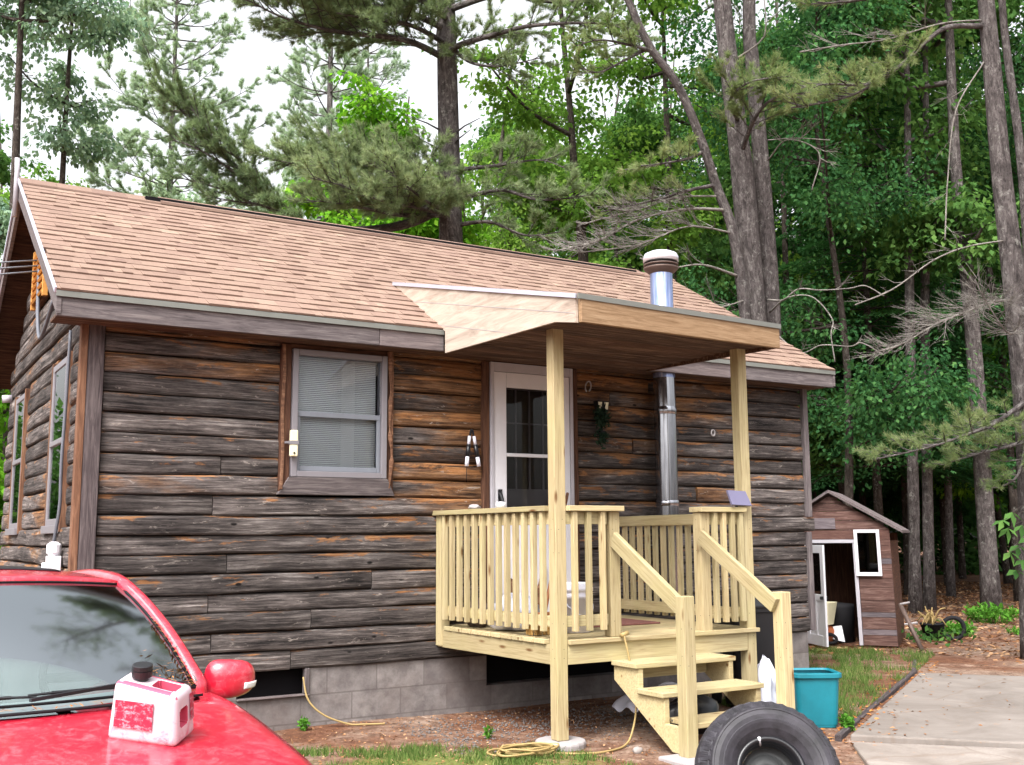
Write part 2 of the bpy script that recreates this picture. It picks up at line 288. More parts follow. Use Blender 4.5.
class MB:
    def __init__(s): s.v, s.f, s.g, s.t, s.tw = [], [], [], [], []
    def add(s, V, Fc, g=None, tone=None, tw=None):
        b = len(s.v); V = [tuple(map(float, p)) for p in V]; s.v += V; s.f += [tuple(b+i for i in q) for q in Fc]
        s.g += [tuple(map(float, p)) for p in (g if g is not None else V)]
        tn = random.random() if tone is None else tone; s.t += [tn]*len(V)
        s.tw += list(tw) if tw is not None else [(tn, .5, 0)]*len(V)
        return s
    def hexa(s, P, L, tone=None, seedoff=True):
        # P: 8 corners ordered (---,+--,++-,-+-,--+,+-+,+++,-++); L: sizes along the three axes
        o = [random.uniform(0, 60) for _ in range(3)] if seedoff else [0, 0, 0]
        ax = sorted(range(3), key=lambda i: -L[i]); sg = [(0,0,0),(1,0,0),(1,1,0),(0,1,0),(0,0,1),(1,0,1),(1,1,1),(0,1,1)]
        g = [tuple(q[ax[i]]*L[ax[i]]+o[i] for i in range(3)) for q in sg]
        return s.add(P, [(0,3,2,1),(4,5,6,7),(0,1,5,4),(1,2,6,5),(2,3,7,6),(3,0,4,7)], g, tone)
    def box(s, x0, x1, y0, y1, z0, z1, tone=None):
        x0, x1 = sorted((x0, x1)); y0, y1 = sorted((y0, y1)); z0, z1 = sorted((z0, z1))
        P = [(x0,y0,z0),(x1,y0,z0),(x1,y1,z0),(x0,y1,z0),(x0,y0,z1),(x1,y0,z1),(x1,y1,z1),(x0,y1,z1)]
        return s.hexa(P, (x1-x0, y1-y0, z1-z0), tone)
    def beam(s, p, q, w, h, up=(0, 0, 1), tone=None):
        p, q = Vector(p), Vector(q); d = (q-p); L = d.length; d.normalize(); sd_ = d.cross(Vector(up)).normalized(); u = sd_.cross(d)
        P = []
        for c in ((0,-1,-1),(1,-1,-1),(1,1,-1),(0,1,-1),(0,-1,1),(1,-1,1),(1,1,1),(0,1,1)):
            P.append(p + d*(L*c[0]) - sd_*(w/2*c[1]) + u*(h/2*c[2]))
        return s.hexa(P, (L, w, h), tone)
    def poly(s, pts, ext, tone=None, g=None):
        n = len(pts); a = [Vector(p) for p in pts]; e = Vector(ext); b = [p+e for p in a]
        o = Vector([random.uniform(0, 40) for _ in range(3)])
        return s.add(a+b, [tuple(range(n))[::-1], tuple(range(n, 2*n))]+[(i, (i+1) % n, n+(i+1) % n, n+i) for i in range(n)], [p+o for p in a+b] if g is None else g, tone)
    def tube(s, path, r, n=8, caps=True, tone=None):
        path = [Vector(p) for p in path]; m_ = len(path); rr = r if hasattr(r, '__len__') else [r]*m_
        V, G, Fc = [], [], []; ref = Vector((0, 0, 1)); L = 0; oz = random.uniform(0, 50)
        for i, p in enumerate(path):
            d = (path[min(i+1, m_-1)]-path[max(i-1, 0)]).normalized()
            if i: L += (p-path[i-1]).length
            a = d.cross(ref)
            if a.length < .1: a = d.cross(Vector((0, 1, 0)))
            a.normalize(); b = d.cross(a).normalized()
            if i and a.dot(pa) < 0: a, b = -a, -b
            pa = a
            for k in range(n):
                t = 2*math.pi*k/n; V.append(p+(a*math.cos(t)+b*math.sin(t))*rr[i]); G.append((math.cos(t)*rr[i]+oz, L if rr[i] < .5 else L, math.sin(t)*rr[i]))
        for i in range(m_-1):
            for k in range(n): Fc.append((i*n+k, i*n+(k+1) % n, (i+1)*n+(k+1) % n, (i+1)*n+k))
        if caps: Fc += [tuple(range(n))[::-1], tuple(range((m_-1)*n, m_*n))]
        return s.add(V, Fc, G, tone)
    def lathe(s, prof, c=(0, 0, 0), n=24, M=None, tone=None, caps=False):
        V, Fc = [], []; m_ = len(prof)
        for r, z in prof:
            for k in range(n):
                t = 2*math.pi*k/n; p = Vector((r*math.cos(t), r*math.sin(t), z)); V.append((M @ p if M is not None else p)+Vector(c))
        for i in range(m_-1):
            for k in range(n): Fc.append((i*n+k, i*n+(k+1) % n, (i+1)*n+(k+1) % n, (i+1)*n+k))
        if caps: Fc += [tuple(range(n))[::-1], tuple(range((m_-1)*n, m_*n))]
        return s.add(V, Fc, None, tone)
    def grid(s, fn, nu, nv, tone=None, flip=False):
        V = [fn(i/nu, j/nv) for j in range(nv+1) for i in range(nu+1)]; W_ = nu+1
        Fc = [(j*W_+i, j*W_+i+1, (j+1)*W_+i+1, (j+1)*W_+i) for j in range(nv) for i in range(nu)]
        if flip: Fc = [q[::-1] for q in Fc]
        return s.add(V, Fc, None, tone)
    def build(s, name, mat, parent=None, smooth=False, bevel=0, local=False, loc=None, subsurf=0, solid=0):
        V = np.array(s.v)
        if loc is None and parent is None: loc = ((V[:, 0].min()+V[:, 0].max())/2, (V[:, 1].min()+V[:, 1].max())/2, V[:, 2].min())
        off = OFF[parent] if parent is not None else np.array(loc)
        if local: off = np.zeros(3)
        me = bpy.data.meshes.new(name); me.from_pydata((V-off).tolist(), [], s.f)
        for an, ty, dat in (('gco', 'FLOAT_VECTOR', s.g), ('tone', 'FLOAT', s.t), ('tw', 'FLOAT_VECTOR', s.tw)):
            a = me.attributes.new(an, ty, 'POINT'); a.data.foreach_set('value' if ty == 'FLOAT' else 'vector', np.array(dat, np.float32).ravel())
        if smooth: me.polygons.foreach_set('use_smooth', np.ones(len(me.polygons), bool))
        me.update(); me.materials.append(mat)
        o = bpy.data.objects.new(name, me); link(o, parent, loc)
        if solid: q = o.modifiers.new('solid', 'SOLIDIFY'); q.thickness = solid; q.offset = 0
        if bevel: q = o.modifiers.new('bevel', 'BEVEL'); q.width = bevel; q.segments = 2; q.limit_method = 'ANGLE'; q.angle_limit = R(40)
        if subsurf: q = o.modifiers.new('sub', 'SUBSURF'); q.levels = subsurf; q.render_levels = subsurf
        return o
def spline(pts, per=6):
    P = [np.array(p, float) for p in pts]; P = [2*P[0]-P[1]]+P+[2*P[-1]-P[-2]]; out = []
    for i in range(1, len(P)-2):
        for k in range(per):
            t = k/per; a, b, c, d = P[i-1:i+3]
            out.append(.5*((2*b)+(-a+c)*t+(2*a-5*b+4*c-d)*t*t+(-a+3*b-3*c+d)*t**3))
    out.append(P[-2]); return out

# ------------------------------------------------------------------ the ground
def sm(a, b, x): t = np.clip((x-a)/(b-a), 0, 1); return t*t*(3-2*t)
def gz(x, y):
    x = np.asarray(x, float); y = np.asarray(y, float)
    z = -.05 - .16*sm(-1.9, -4.8, y)
    car = sm(1.0, .3, x)*sm(3.0, 1.0, y); z = z*(1-car) + (-.21)*car
    z = z + .012*np.sin(x*2.3+y*1.1)*np.sin(y*1.9-x*.7) + .35*sm(14, 60, np.hypot(x-4, y))*np.sin(x*.11)*np.sin(y*.13)
    return z
def gza(x, y): return float(gz(x, y))
xs = np.concatenate([np.linspace(-120, -8, 24), np.linspace(-7.5, 20, 140), np.linspace(21, 160, 40)])
ys = np.concatenate([np.linspace(-60, -10, 14), np.linspace(-9.5, 14, 120), np.linspace(15, 180, 44)])
X, Y = np.meshgrid(xs, ys); Z = gz(X, Y)
nx, ny = len(xs), len(ys); ii = (np.arange(ny-1)[:, None]*nx+np.arange(nx-1)[None]).ravel()
gmask = np.exp(-((X-1.6)/1.2)**2-((Y+2.1)/.9)**2)*1.1 + np.exp(-((X-7.0)/1.1)**2-((Y-.1)/.9)**2)*.6 + np.exp(-((X-8.9)/.8)**2-((Y-1.6)/.7)**2)*.7 + .35*sm(-3.2, -4.6, Y)*sm(5, 2, X)
wood = sm(7, 13, Y+.5*(X-9)*(X > 9))
o = np_mesh('ground', np.stack([X, Y, Z], -1).reshape(-1, 3), np.stack([ii, ii+1, ii+nx+1, ii+nx], 1), [('grass', 'FLOAT', np.clip(gmask, 0, 1).ravel()), ('wood', 'FLOAT', wood.ravel())], MT['ground'], smooth=True, loc=(0, 0, 0))
tag(o, kind='structure')

# concrete slabs of the drive
def slab(name, poly, top, thick, mat):
    b = MB(); b.poly([(x, y, top-thick) for x, y in poly], (0, 0, thick)); o = b.build(name, mat, bevel=.012); return tag(o, kind='structure')
slab('driveway_slab', [(8.0, -.47), (4.76, -2.44), (5.5, -3.28), (7.2, -5.2), (11.6, -4.95)], -.035, .22, MT['conc'])
slab('driveway', [(4.70, -2.50), (2.9, -4.6), (4.6, -6.6), (7.1, -5.26), (5.49, -3.32)], -.066, .25, MT['conc2'])
b = MB(); b.beam((8.05, -.38, -.085), (4.66, -2.42, -.10), .045, .14); b.beam((8.05, -.36, -.08), (8.9, .3, -.09), .04, .12)
tag(b.build('edging_board', MT['postboard'], bevel=.006), 'dark buried wooden edging board between the lawn strip and the concrete drive', 'edging board')

# ------------------------------------------------------------------ the cabin
L, YB, EZ, OH, RY, RZ, OL, OR_ = 7.04, 4.55, 3.009, .324, 2.275, 4.533, .252, .12
SL = (RZ-EZ)/(RY+OH)
rz = lambda y: EZ+(y+OH)*SL if y <= RY else RZ-(y-RY)*SL
cabin = thing('log_cabin', 'weathered brown log cabin with a tan shingle roof and a new porch', 'cabin', (3.5, 2.3, -.05))

def log(b, a0, a1, z0, z1, axis, face, wfun, out=-1, thick=.10):
    """one half-round log; axis 0 runs along X (front wall), 1 along Y (side wall); face = plane of its bulge"""
    n = max(2, int((a1-a0)/.16)); h = (z1-z0); tone = random.random(); ph = [random.uniform(0, 9) for _ in range(4)]; off = random.uniform(0, 80)
    prof = [(0, .0), (.02, .026), (.10, .036), (.34, .0405), (.64, .040), (.88, .034), (.975, .022), (1, .0)]
    dj = random.uniform(-.010, .010); V, G, TW, Fc = [], [], [], []; k = len(prof)+2
    for i in range(n+1):
        a = a0+(a1-a0)*i/n; wob = .004*math.sin(a*2.1+ph[0])+.003*math.sin(a*5.3+ph[1]); wz_ = .006*math.sin(a*1.9+ph[2])+.003*math.sin(a*7+ph[3])
        endt = min(1, .55+min(a-a0, a1-a)*8)
        ring = [(thick, z0)]+[((.03-p[1]*endt-dj-wob), z0+.003+p[0]*(h-.006)+wz_*(0 < p[0] < 1)) for p in prof]+[(thick, z1)]
        for j, (d, z) in enumerate(ring):
            V.append((a, face-out*d, z) if axis == 0 else (face-out*d, a, z)); G.append((a+off, (j-4.5)*.03+ph[3], off*.37)); TW.append((tone, wfun(a, z), max(0, min(1, (z-z0)/h))))
    for i in range(n):
        for j in range(k):
            q = (i*k+j, i*k+(j+1) % k, (i+1)*k+(j+1) % k, (i+1)*k+j); Fc.append(q if axis == 1 else q[::-1])
    Fc += [tuple(range(k)), tuple(range(n*k, n*k+k))[::-1]]
    b.add(V, Fc, G, tone, TW)
def wf_front(a, z):
    w = .20+.34*sm(2.3, 2.8, z)+.58*math.exp(-((a-3.2)/.9)**2)*sm(.9, 1.7, z)+.42*math.exp(-((a-5.1)/1.2)**2)*sm(1.2, 2.2, z)-.1*sm(1.2, .4, z)
    return float(w)
def wf_side(a, z): return .30+.2*math.sin(a*3+z*2)
fl = MB(); zc, h = .388, .1425; k = 0
while zc < 2.93:
    z1 = zc+h+random.uniform(-.006, .006)
    spans = [(.135, 6.985)]
    def cut(sp, a, b_): return [q for s0, s1 in sp for q in ((s0, min(s1, a)), (max(s0, b_), s1)) if q[1]-q[0] > .05]
    if z1 > 1.70: spans = cut(spans, 1.415, 2.365)
    if z1 > .55: spans = cut(spans, 3.20, 4.165)
    cuts = {3: [.92], 5: [1.05, 5.75], 8: [.93], 9: [5.55], 10: [.98], 2: [1.7, 4.6], 1: [.95], 0: [1.55], 13: [5.35], 4: [2.2, 6.1], 12: [4.8], 7: [6.2], 15: [4.55], 16: [5.0]}.get(k, [])
    for c_ in cuts:
        spans = [q for s0, s1 in spans for q in (((s0, c_-.003), (c_+.003, s1)) if s0+.08 < c_ < s1-.08 else ((s0, s1),))]
    for s0, s1 in spans: log(fl, s0, s1, zc, min(z1, 2.95)-.001, 0, 0.0, wf_front)
    zc = z1; k += 1
fl.build('front_log_wall', MT['log'], cabin, smooth=False)
gl = MB(); zc = .388
while zc < 4.3:
    z1 = zc+.15+random.uniform(-.01, .01)
    ye = 4.5 if z1 < 3.0 else 0; y0 = .03
    if z1 >= 3.0:
        y0 = max(.03, (z1-EZ+.16)/SL-OH); ye = 2*RY-y0
    spans = [(y0, ye)]
    if 1.42 < (zc+z1)/2 < 2.74: spans = cut(cut(spans, .60, 1.30), 2.95, 3.65)
    if 3.35 < (zc+z1)/2 < 3.9: spans = cut(spans, 1.9, 2.6)
    for s0, s1 in spans:
        if s1-s0 > .1: log(gl, s0, s1, zc, z1-.002, 1, 0.0, wf_side)
    zc = z1
gl.build('gable_log_wall', MT['log'], cabin)
core = MB(); core.box(.10, 6.97, .085, .20, .39, 2.98); core.box(.085, .2, .21, 4.4, .39, 2.98); core.box(6.86, 6.98, .21, 4.4, .39, 2.98); core.box(.1, 6.97, 4.41, 4.52, .39, 2.98)
core.poly([(.09, .25, 3.0), (.09, 4.3, 3.0), (.09, 2.275, 4.2)], (.06, 0, 0)); core.poly([(6.9, .05, 3.0), (6.9, 4.5, 3.0), (6.9, 2.275, 4.3)], (.09, 0, 0))
core.build('wall_core', MT['dark'], cabin)
rw = MB(); zc = .39
while zc < 2.95: log(rw, .05, 4.5, zc, zc+.143, 1, 7.02, wf_side, out=1); zc += .1435
rw.build('rear_side_log_wall', MT['log'], cabin)
b = MB(); b.box(.0125, .125, -.035, .09, .36, 2.93, .45); b.build('corner_post', MT['postboard'], cabin, bevel=.008)
b = MB(); b.box(-.034, .012, -.039, .05, .36, 2.95, 1); b.build('corner_trim', MT['trimwood'], cabin, bevel=.004)
b = MB(); b.box(6.99, 7.055, -.03, .02, 1.53, 2.93, .4); b.build('corner_trim', MT['greyboard'], cabin, bevel=.005)
b = MB(); b.box(6.99, 7.05, -.015, .03, .40, 1.38, .4); b.build('corner_trim', MT['greyboard'], cabin, bevel=.005)
b = MB(); log(b, 6.1, 7.10, 1.385, 1.525, 0, -.02, lambda a, z: .1); b.build('protruding_log', MT['log'], cabin)
# foundation with two openings
b = MB()
def fbox(x0, x1, z0, z1, y0=.02, y1=.2):
    P = [(x0,y0,z0),(x1,y0,z0),(x1,y1,z0),(x0,y1,z0),(x0,y0,z1),(x1,y0,z1),(x1,y1,z1),(x0,y1,z1)]
    b.add(P, [(0,3,2,1),(4,5,6,7),(0,1,5,4),(1,2,6,5),(2,3,7,6),(3,0,4,7)], [(p[0], p[2]+.215, p[1]) for p in P])
fbox(0, 6.96, -.45, .14); fbox(0, 1.15, .14, .386); fbox(1.15, 1.70, .14, .185, .021); fbox(1.70, 3.24, .14, .386); fbox(4.7, 6.96, .14, .386)
fb2 = b; P = [(.02, .21, -.45), (.2, .21, -.45), (.2, 4.5, -.45), (.02, 4.5, -.45), (.02, .21, .386), (.2, .21, .386), (.2, 4.5, .386), (.02, 4.5, .386)]
b.add(P, [(0,3,2,1),(4,5,6,7),(0,1,5,4),(1,2,6,5),(2,3,7,6),(3,0,4,7)], [(p[1], p[2]+.215, p[0]) for p in P])
fd = b.build('foundation', MT['block'], cabin)
for q_ in ((1.12, 1.72, .15, .19, .14, .386), (3.2, 4.75, .17, .21, .12, .386)): b = MB(); b.box(*q_); b.build('vent_dark_back', MT['dark'], fd)  # dark panels paint the shade inside the two openings
b = MB(); b.box(1.15, 1.70, -.005, .06, .186, .198); b.box(1.665, 1.70, .0, .06, .2, .385); b.build('vent_frame', MT['greyboard'], fd, bevel=.004)

# roof
def tabs(b, front):
    n = 23; slope = math.hypot(RY+OH, RZ-EZ); ex = slope/n; sy = (RY+OH)/slope; sz = (RZ-EZ)/slope
    for c in range(n+1):
        x = -OL-random.uniform(0, .25)
        while x < L+OR_:
            wd = random.choice([.07, .09, .12, .15, .18]); x0 = max(x, -OL); x1 = min(x+wd, L+OR_); x += wd
            if x1-x0 < .02: continue
            th = random.choice([.005, .006, .010, .014, .013]); s0 = c*ex-(.014 if th > .01 else 0)*.5; s1 = min((c+1)*ex+.02, slope)
            if s0 >= slope: continue
            def pt(x_, s, hgt):
                y = -OH+s*sy; z = EZ+s*sz
                y, z = y-sz*hgt, z+sy*hgt
                return (x_, y if front else 2*RY-y, z)
            P = [pt(x0, s0, .0), pt(x1, s0, .0), pt(x1, s1, -.004), pt(x0, s1, -.004), pt(x0, s0, th+.004), pt(x1, s0, th+.004), pt(x1, s1, .003), pt(x0, s1, .003)]
            t_ = min(1, max(0, random.gauss(.45, .13)+(.15 if random.random() < .15 else 0)))
            q = [(0,3,2,1),(4,5,6,7),(0,1,5,4),(1,2,6,5),(2,3,7,6),(3,0,4,7)]
            b.add(P, q if front else [f_[::-1] for f_ in q], None, t_)
b = MB()
for side in (True, False): tabs(b, side)
roof = b.build('roof', MT['shingle'], cabin)
b = MB()
for sgn in (0, 1):
    ya, yb = (-OH+.01, RY) if not sgn else (2*RY+OH-.01, RY)
    za, zb = EZ, RZ
    P = [(-OL+.015, ya, za-.03), (L+OR_-.015, ya, za-.03), (L+OR_-.015, yb, zb-.03), (-OL+.015, yb, zb-.03), (-OL+.015, ya, za-.006), (L+OR_-.015, ya, za-.006), (L+OR_-.015, yb, zb-.006), (-OL+.015, yb, zb-.006)]
    b.add(P, [(0,3,2,1),(4,5,6,7),(0,1,5,4),(1,2,6,5),(2,3,7,6),(3,0,4,7)])
b.build('roof_deck', MT['brownboard'], roof)
b = MB(); x = -OL
while x < L+OR_-.01:
    x1 = min(x+.3, L+OR_); lift = .022 if .8 < x < 6.6 else .006
    for s_ in (1, -1):
        P = [(x, RY, RZ+.02+lift), (x1, RY, RZ+.02+lift), (x1, RY-s_*.14, RZ-.14*SL+.02+lift), (x, RY-s_*.14, RZ-.14*SL+.02+lift)]
        b.add(P+[(p[0], p[1], p[2]-.012-lift*.6) for p in P], [(0,1,2,3),(7,6,5,4),(0,4,5,1),(1,5,6,2),(2,6,7,3),(3,7,4,0)], None, random.uniform(.0, .4))
    x = x1+.0015
b.build('ridge_cap', MT['shingle'], roof)
b = MB(); b.box(.82, 6.58, RY-.115, RY+.115, RZ-.09, RZ-.002); b.build('ridge_vent', MT['dark'], roof)
for x0, x1 in ((-OL+.01, 2.1), (2.104, 2.665), (4.69, 5.9), (5.904, L+OR_-.01)): b = MB(); b.box(x0, x1, -OH+.012, -OH+.05, 2.835, 2.975); b.build('fascia_board', MT['greyboard'], cabin, bevel=.004)
for q_ in ((-OL, 2.66), (4.72, L+OR_)): b = MB(); b.box(q_[0], q_[1], -OH-.004, -OH+.008, 2.965, 3.004); b.build('drip_edge', MT['drip'], cabin)
b = MB(); b.box(-OL+.02, L+OR_-.02, -OH+.052, .04, 2.845, 2.865); b.build('soffit', MT['soffit'], cabin)
b = MB()
for xx in (-OL+.005, L+OR_-.03):
    for s_ in (1, -1):
        ya = -OH+.005 if s_ > 0 else 2*RY+OH-.005
        P = [(ya, EZ-.16), (ya, EZ-.012), (RY, RZ-.012), (RY, RZ-.19)]
        b = MB(); b.poly([(xx, p[0], p[1]) for p in (P if s_ > 0 else P[::-1])], (.03, 0, 0)); b.build('rake_board', MT['greyboard'], cabin)
b = MB(); 
for s_ in (1, -1):
    ya = -OH if s_ > 0 else 2*RY+OH
    b = MB(); b.beam((-OL-.006, ya, EZ-.004), (-OL-.006, RY, RZ-.004), .012, .035); b.build('rake_drip_edge', MT['alu'], cabin)
b = MB(); b.box(-.02, .02, 1.9, 2.6, 3.45, 3.95)
lv = b.build('gable_vent', MT['brownboard'], cabin); b = MB()
for i in range(7): b.beam((-.045, 1.93, 3.49+.066*i), (-.045, 2.57, 3.49+.066*i), .05, .02, up=(-.6, 0, .8))
b.box(-.06, -.02, 1.87, 1.93, 3.43, 3.97); b.box(-.06, -.02, 2.57, 2.63, 3.43, 3.97); b.build('louver', MT['yellowwood'], lv)
b = MB(); b.tube([(-.27, 2.30, 4.2), (-.27, 2.30, 4.62), (-.275, 2.30, 4.74)], .022, 8); b.build('mast', MT['offwhite'], cabin, smooth=True)

# windows: each has frame, sashes, blind, glass, sill, side trims
def window_front():
    f = MB(); x0, x1, z0, z1 = 1.50, 2.29, 1.815, 2.80
    f.box(x0, x0+.045, -.055, .05, z0, z1); f.box(x1-.045, x1, -.055, .05, z0, z1); f.box(x0+.046, x1-.046, -.054, .05, z1-.045, z1); f.box(x0+.046, x1-.046, -.054, .05, z0, z0+.045)
    wf = f.build('window', MT['winframe'], cabin, bevel=.004)
    s_ = MB(); zm = 2.30
    s_.box(x0+.047, x1-.047, -.028, .01, zm-.02, zm+.02); s_.box(x0+.047, x0+.075, -.026, .01, z0+.047, zm-.021); s_.box(x1-.075, x1-.047, -.026, .01, z0+.047, zm-.021); s_.box(x0+.076, x1-.076, -.027, .01, z0+.047, z0+.085)
    s_.build('sash', MT['sash'], wf, bevel=.003)
    g = MB(); g.box(x0+.046, x1-.046, -.014, -.010, z0+.046, z1-.046); g.build('glass', MT['glass'], wf)
    bl = MB()
    for i in range(60):
        z = z0+.055+i*.0149; bl.beam((x0+.06, .048, z), (x1-.06, .048, z), .0165, .002, up=(0, -.75, .66))
    bl.build('blind', MT['blind'], wf)
    c_ = MB(); c_.box(x0+.45, x0+.56, .07, .08, z0+.05, z1-.05); c_.build('curtain', MT['blind'], wf)
    t = MB(); t.poly([(1.405, -.03, 1.68), (2.375, -.03, 1.68), (2.30, -.055, 1.812), (1.485, -.055, 1.812)], (0, .06, .0)); t.build('sill', MT['greyboard'], wf, bevel=.004)
    t = MB(); path = [(1.455, -.02, 1.80), (1.452, -.025, 2.1), (1.458, -.022, 2.4), (1.45, -.02, 2.83)]; t.box(1.418, 1.498, -.03, .05, 1.70, 2.835)
    t.build('side_trim', MT['brownboard'], wf, bevel=.01)
    t = MB(); t.tube(spline([(1.428, -.035, 1.72), (1.436, -.04, 2.0), (1.427, -.038, 2.3), (1.438, -.036, 2.6), (1.43, -.035, 2.83)], 5), .014, 6); t.build('bark_strip', MT['trimwood'], wf, bevel=0)
    t = MB(); t.box(2.292, 2.362, -.02, .05, 1.70, 2.835, .2); t.build('side_trim', MT['brownboard'], wf, bevel=.006)
    t = MB(); t.tube(spline([(2.318, -.04, 1.74), (2.335, -.05, 2.0), (2.318, -.045, 2.2), (2.322, -.05, 2.5), (2.316, -.045, 2.84)], 5), [.006, .010, .014, .018, .022]*4+[.026], 7, tone=.9); t.tube(spline([(2.345, -.03, 1.9), (2.34, -.035, 2.3), (2.345, -.03, 2.8)], 5), .012, 6, tone=1); t.build('bark_strip', MT['trimwood'], wf)
    t = MB(); t.box(1.418, 2.36, -.02, .05, 2.805, 2.84); t.build('head_trim', MT['brownboard'], wf)
window_front()
def window_side(y0, y1, z0, z1):
    f = MB(); f.box(-.022, .05, y0, y0+.05, z0, z1); f.box(-.022, .05, y1-.05, y1, z0, z1); f.box(-.021, .05, y0+.051, y1-.051, z1-.05, z1); f.box(-.021, .05, y0+.051, y1-.051, z0, z0+.05); f.box(-.03, .03, y0+.051, y1-.051, (z0+z1)/2-.02, (z0+z1)/2+.02)
    wf = f.build('window', MT['winframe'], cabin, bevel=.004)
    g = MB(); g.box(-.012, -.008, y0+.05, y1-.05, z0+.05, z1-.05); g.build('glass', MT['glass'], wf)
    for q_ in ((y0-.05, y0-.003), (y1+.003, y1+.05)): g = MB(); g.box(-.025, .05, q_[0], q_[1], z0-.05, z1+.03); g.build('side_trim', MT['trimwood'], wf, bevel=.004)
    s_ = MB(); s_.box(.03, .04, y0+.06, y1-.06, z0+.05, z1-.05); s_.build('blind', MT['blind'], wf)
    s_ = MB(); s_.box(-.05, -.023, y0-.02, y1+.02, z0-.06, z0); s_.build('sill', MT['winframe'], wf, bevel=.004)
window_side(.62, 1.28, 1.46, 2.72); window_side(2.97, 3.63, 1.46, 2.72)
# doors
d = MB(); x0, x1, z0, z1 = 3.257, 4.103, .665, 2.836
d.box(x0, x0+.032, -.045, .05, z0, z1); d.box(x1-.032, x1, -.045, .05, z0, z1); d.box(x0+.033, x1-.033, -.045, .05, z1-.078, z1)
door = d.build('door_frame', MT['offwhite'], cabin, bevel=.003)
d = MB(); a0, a1 = x0+.034, x1-.034; gx0, gx1, gz0, gz1 = a0+.125, a1-.125, 1.47, 2.625
d.box(a0, gx0, -.035, -.008, z0+.01, 2.755); d.box(gx1, a1, -.035, -.008, z0+.01, 2.755); d.box(gx0+.001, gx1-.001, -.035, -.008, gz1, 2.755); d.box(gx0+.001, gx1-.001, -.034, -.01, z0+.01, gz0)
d.box(gx0+.001, gx1-.001, -.033, -.010, 2.03, 2.06)
sdr = d.build('storm_door', MT['white'], cabin, bevel=.005)
d = MB(); d.box(gx0+.002, gx1-.002, -.024, -.020, gz0+.002, 2.028); d.box(gx0+.002, gx1-.002, -.024, -.020, 2.062, gz1-.002); d.build('glass', MT['doorglass'], sdr)
d = MB(); d.tube(spline([(a0+.055, -.04, 1.52), (a0+.062, -.075, 1.56), (a0+.058, -.08, 1.63), (a0+.05, -.065, 1.70), (a0+.045, -.04, 1.735)], 5), [.014]*21, 8); d.box(a0+.035, a0+.075, -.042, -.035, 1.62, 1.75); d.build('handle', MT['black'], sdr, smooth=False)
d = MB(); d.box(a0, a1, .055, .075, z0+.01, 2.75); ind = d.build('inner_door', MT['dimgrey'], cabin)  # slab's grey puts the dim room behind the panes into colour
d = MB()
for i in range(1, 4): d.box(gx0+.14*i-.01, gx0+.14*i+.006, .038, .05, 1.75, 2.62)
for z in (1.745, 2.05, 2.32, 2.62): d.box(gx0-.02, gx1+.02, .036, .052, z, z+.014)
d.build('muntin', MT['offwhite'], ind)
d = MB(); d.box(gx0-.05, gx1+.05, .034, .054, 1.45, 1.744); d.build('lower_panel', MT['offwhite'], ind)
d = MB(); d.box(3.19, 3.254, -.028, .05, .66, 2.84); d.box(4.106, 4.165, -.028, .05, .66, 2.84); d.box(3.19, 4.165, -.02, .05, 2.842, 2.88); d.build('door_trim', MT['brownboard'], cabin, bevel=.008)
# stove pipe
px, py, pr = 5.045, -.17, .103
b = MB(); b.lathe([(pr, .78), (pr, 2.80)], (px, py, 0), 28); b.lathe([(pr+.004, 1.62), (pr+.007, 1.63), (pr+.007, 1.66), (pr+.004, 1.67)], (px, py, 0), 28); b.lathe([(pr+.004, 2.46), (pr+.007, 2.47), (pr+.007, 2.52), (pr+.004, 2.53)], (px, py, 0), 28)
b.tube([(px, py, .86), (px, .08, .86)], .09, 20); b.lathe([(.001, .72), (pr+.01, .72), (pr+.01, .80), (.001, .80)], (px, py, 0), 28)
pipe = b.build('stove_pipe', MT['galv'], cabin, smooth=True)
pipe.data.polygons.foreach_set('use_smooth', np.ones(len(pipe.data.polygons), bool))
b = MB(); b.lathe([(pr, 2.80), (pr, 3.06)], (px, py, 0), 28); b.lathe([(pr+.003, 3.05), (pr+.003, 3.20), (pr+.010, 3.22), (pr+.010, 3.24), (pr+.003, 3.26), (pr+.003, 3.83)], (px, py, 0), 28); b.build('pipe_section', MT['bluemetal'], pipe, smooth=True)
b = MB(); b.lathe([(.105, 3.79), (.158, 3.835), (.166, 3.85), (.12, 3.852)], (px, py, 0), 32); b.lathe([(.13, 3.868), (.164, 3.872), (.164, 3.882), (.13, 3.884)], (px, py, 0), 32); b.build('cap_ring', MT['rust'], pipe, smooth=True)
b = MB(); b.lathe([(.11, 3.80), (.142, 3.86), (.142, 3.93)], (px, py, 0), 20); b.lathe([(.15, 3.892), (.166, 3.897), (.15, 3.902)], (px, py, 0), 32); b.build('cap_core', MT['black'], pipe, smooth=True)
b = MB(); b.lathe([(.15, 3.905), (.166, 3.908), (.168, 3.955), (.152, 3.985), (.10, 4.008), (.001, 4.016)], (px, py, 0), 32); b.build('cap', MT['capmetal'], pipe, smooth=True)
# conduit, service fittings on the side wall
b = MB(); b.tube(spline([(-.05, .34, 2.86), (-.055, .36, 2.3), (-.06, .38, 1.9), (-.05, .42, 1.6), (-.06, .50, 1.38), (-.06, .60, 1.2)], 6), .012, 7); b.build('conduit', MT['greywire'], cabin, smooth=True)
b = MB(); b.box(-.12, -.03, .36, .46, 1.02, 1.24); b.lathe([(.03, 1.24), (.05, 1.26), (.05, 1.32), (.02, 1.34)], (-.075, .41, 0), 14); b.lathe([(.045, 1.05), (.045, 1.19), (.035, 1.19), (.035, 1.05)], (-.08, .60, 0), 16); b.build('fill_pipe', MT['white'], cabin, bevel=.01)
b = MB(); b.tube([(.0, 4.2, 2.8), (-.09, 4.2, 2.79)], .04, 12); b.build('vent_pipe', MT['offwhite'], cabin, smooth=True)
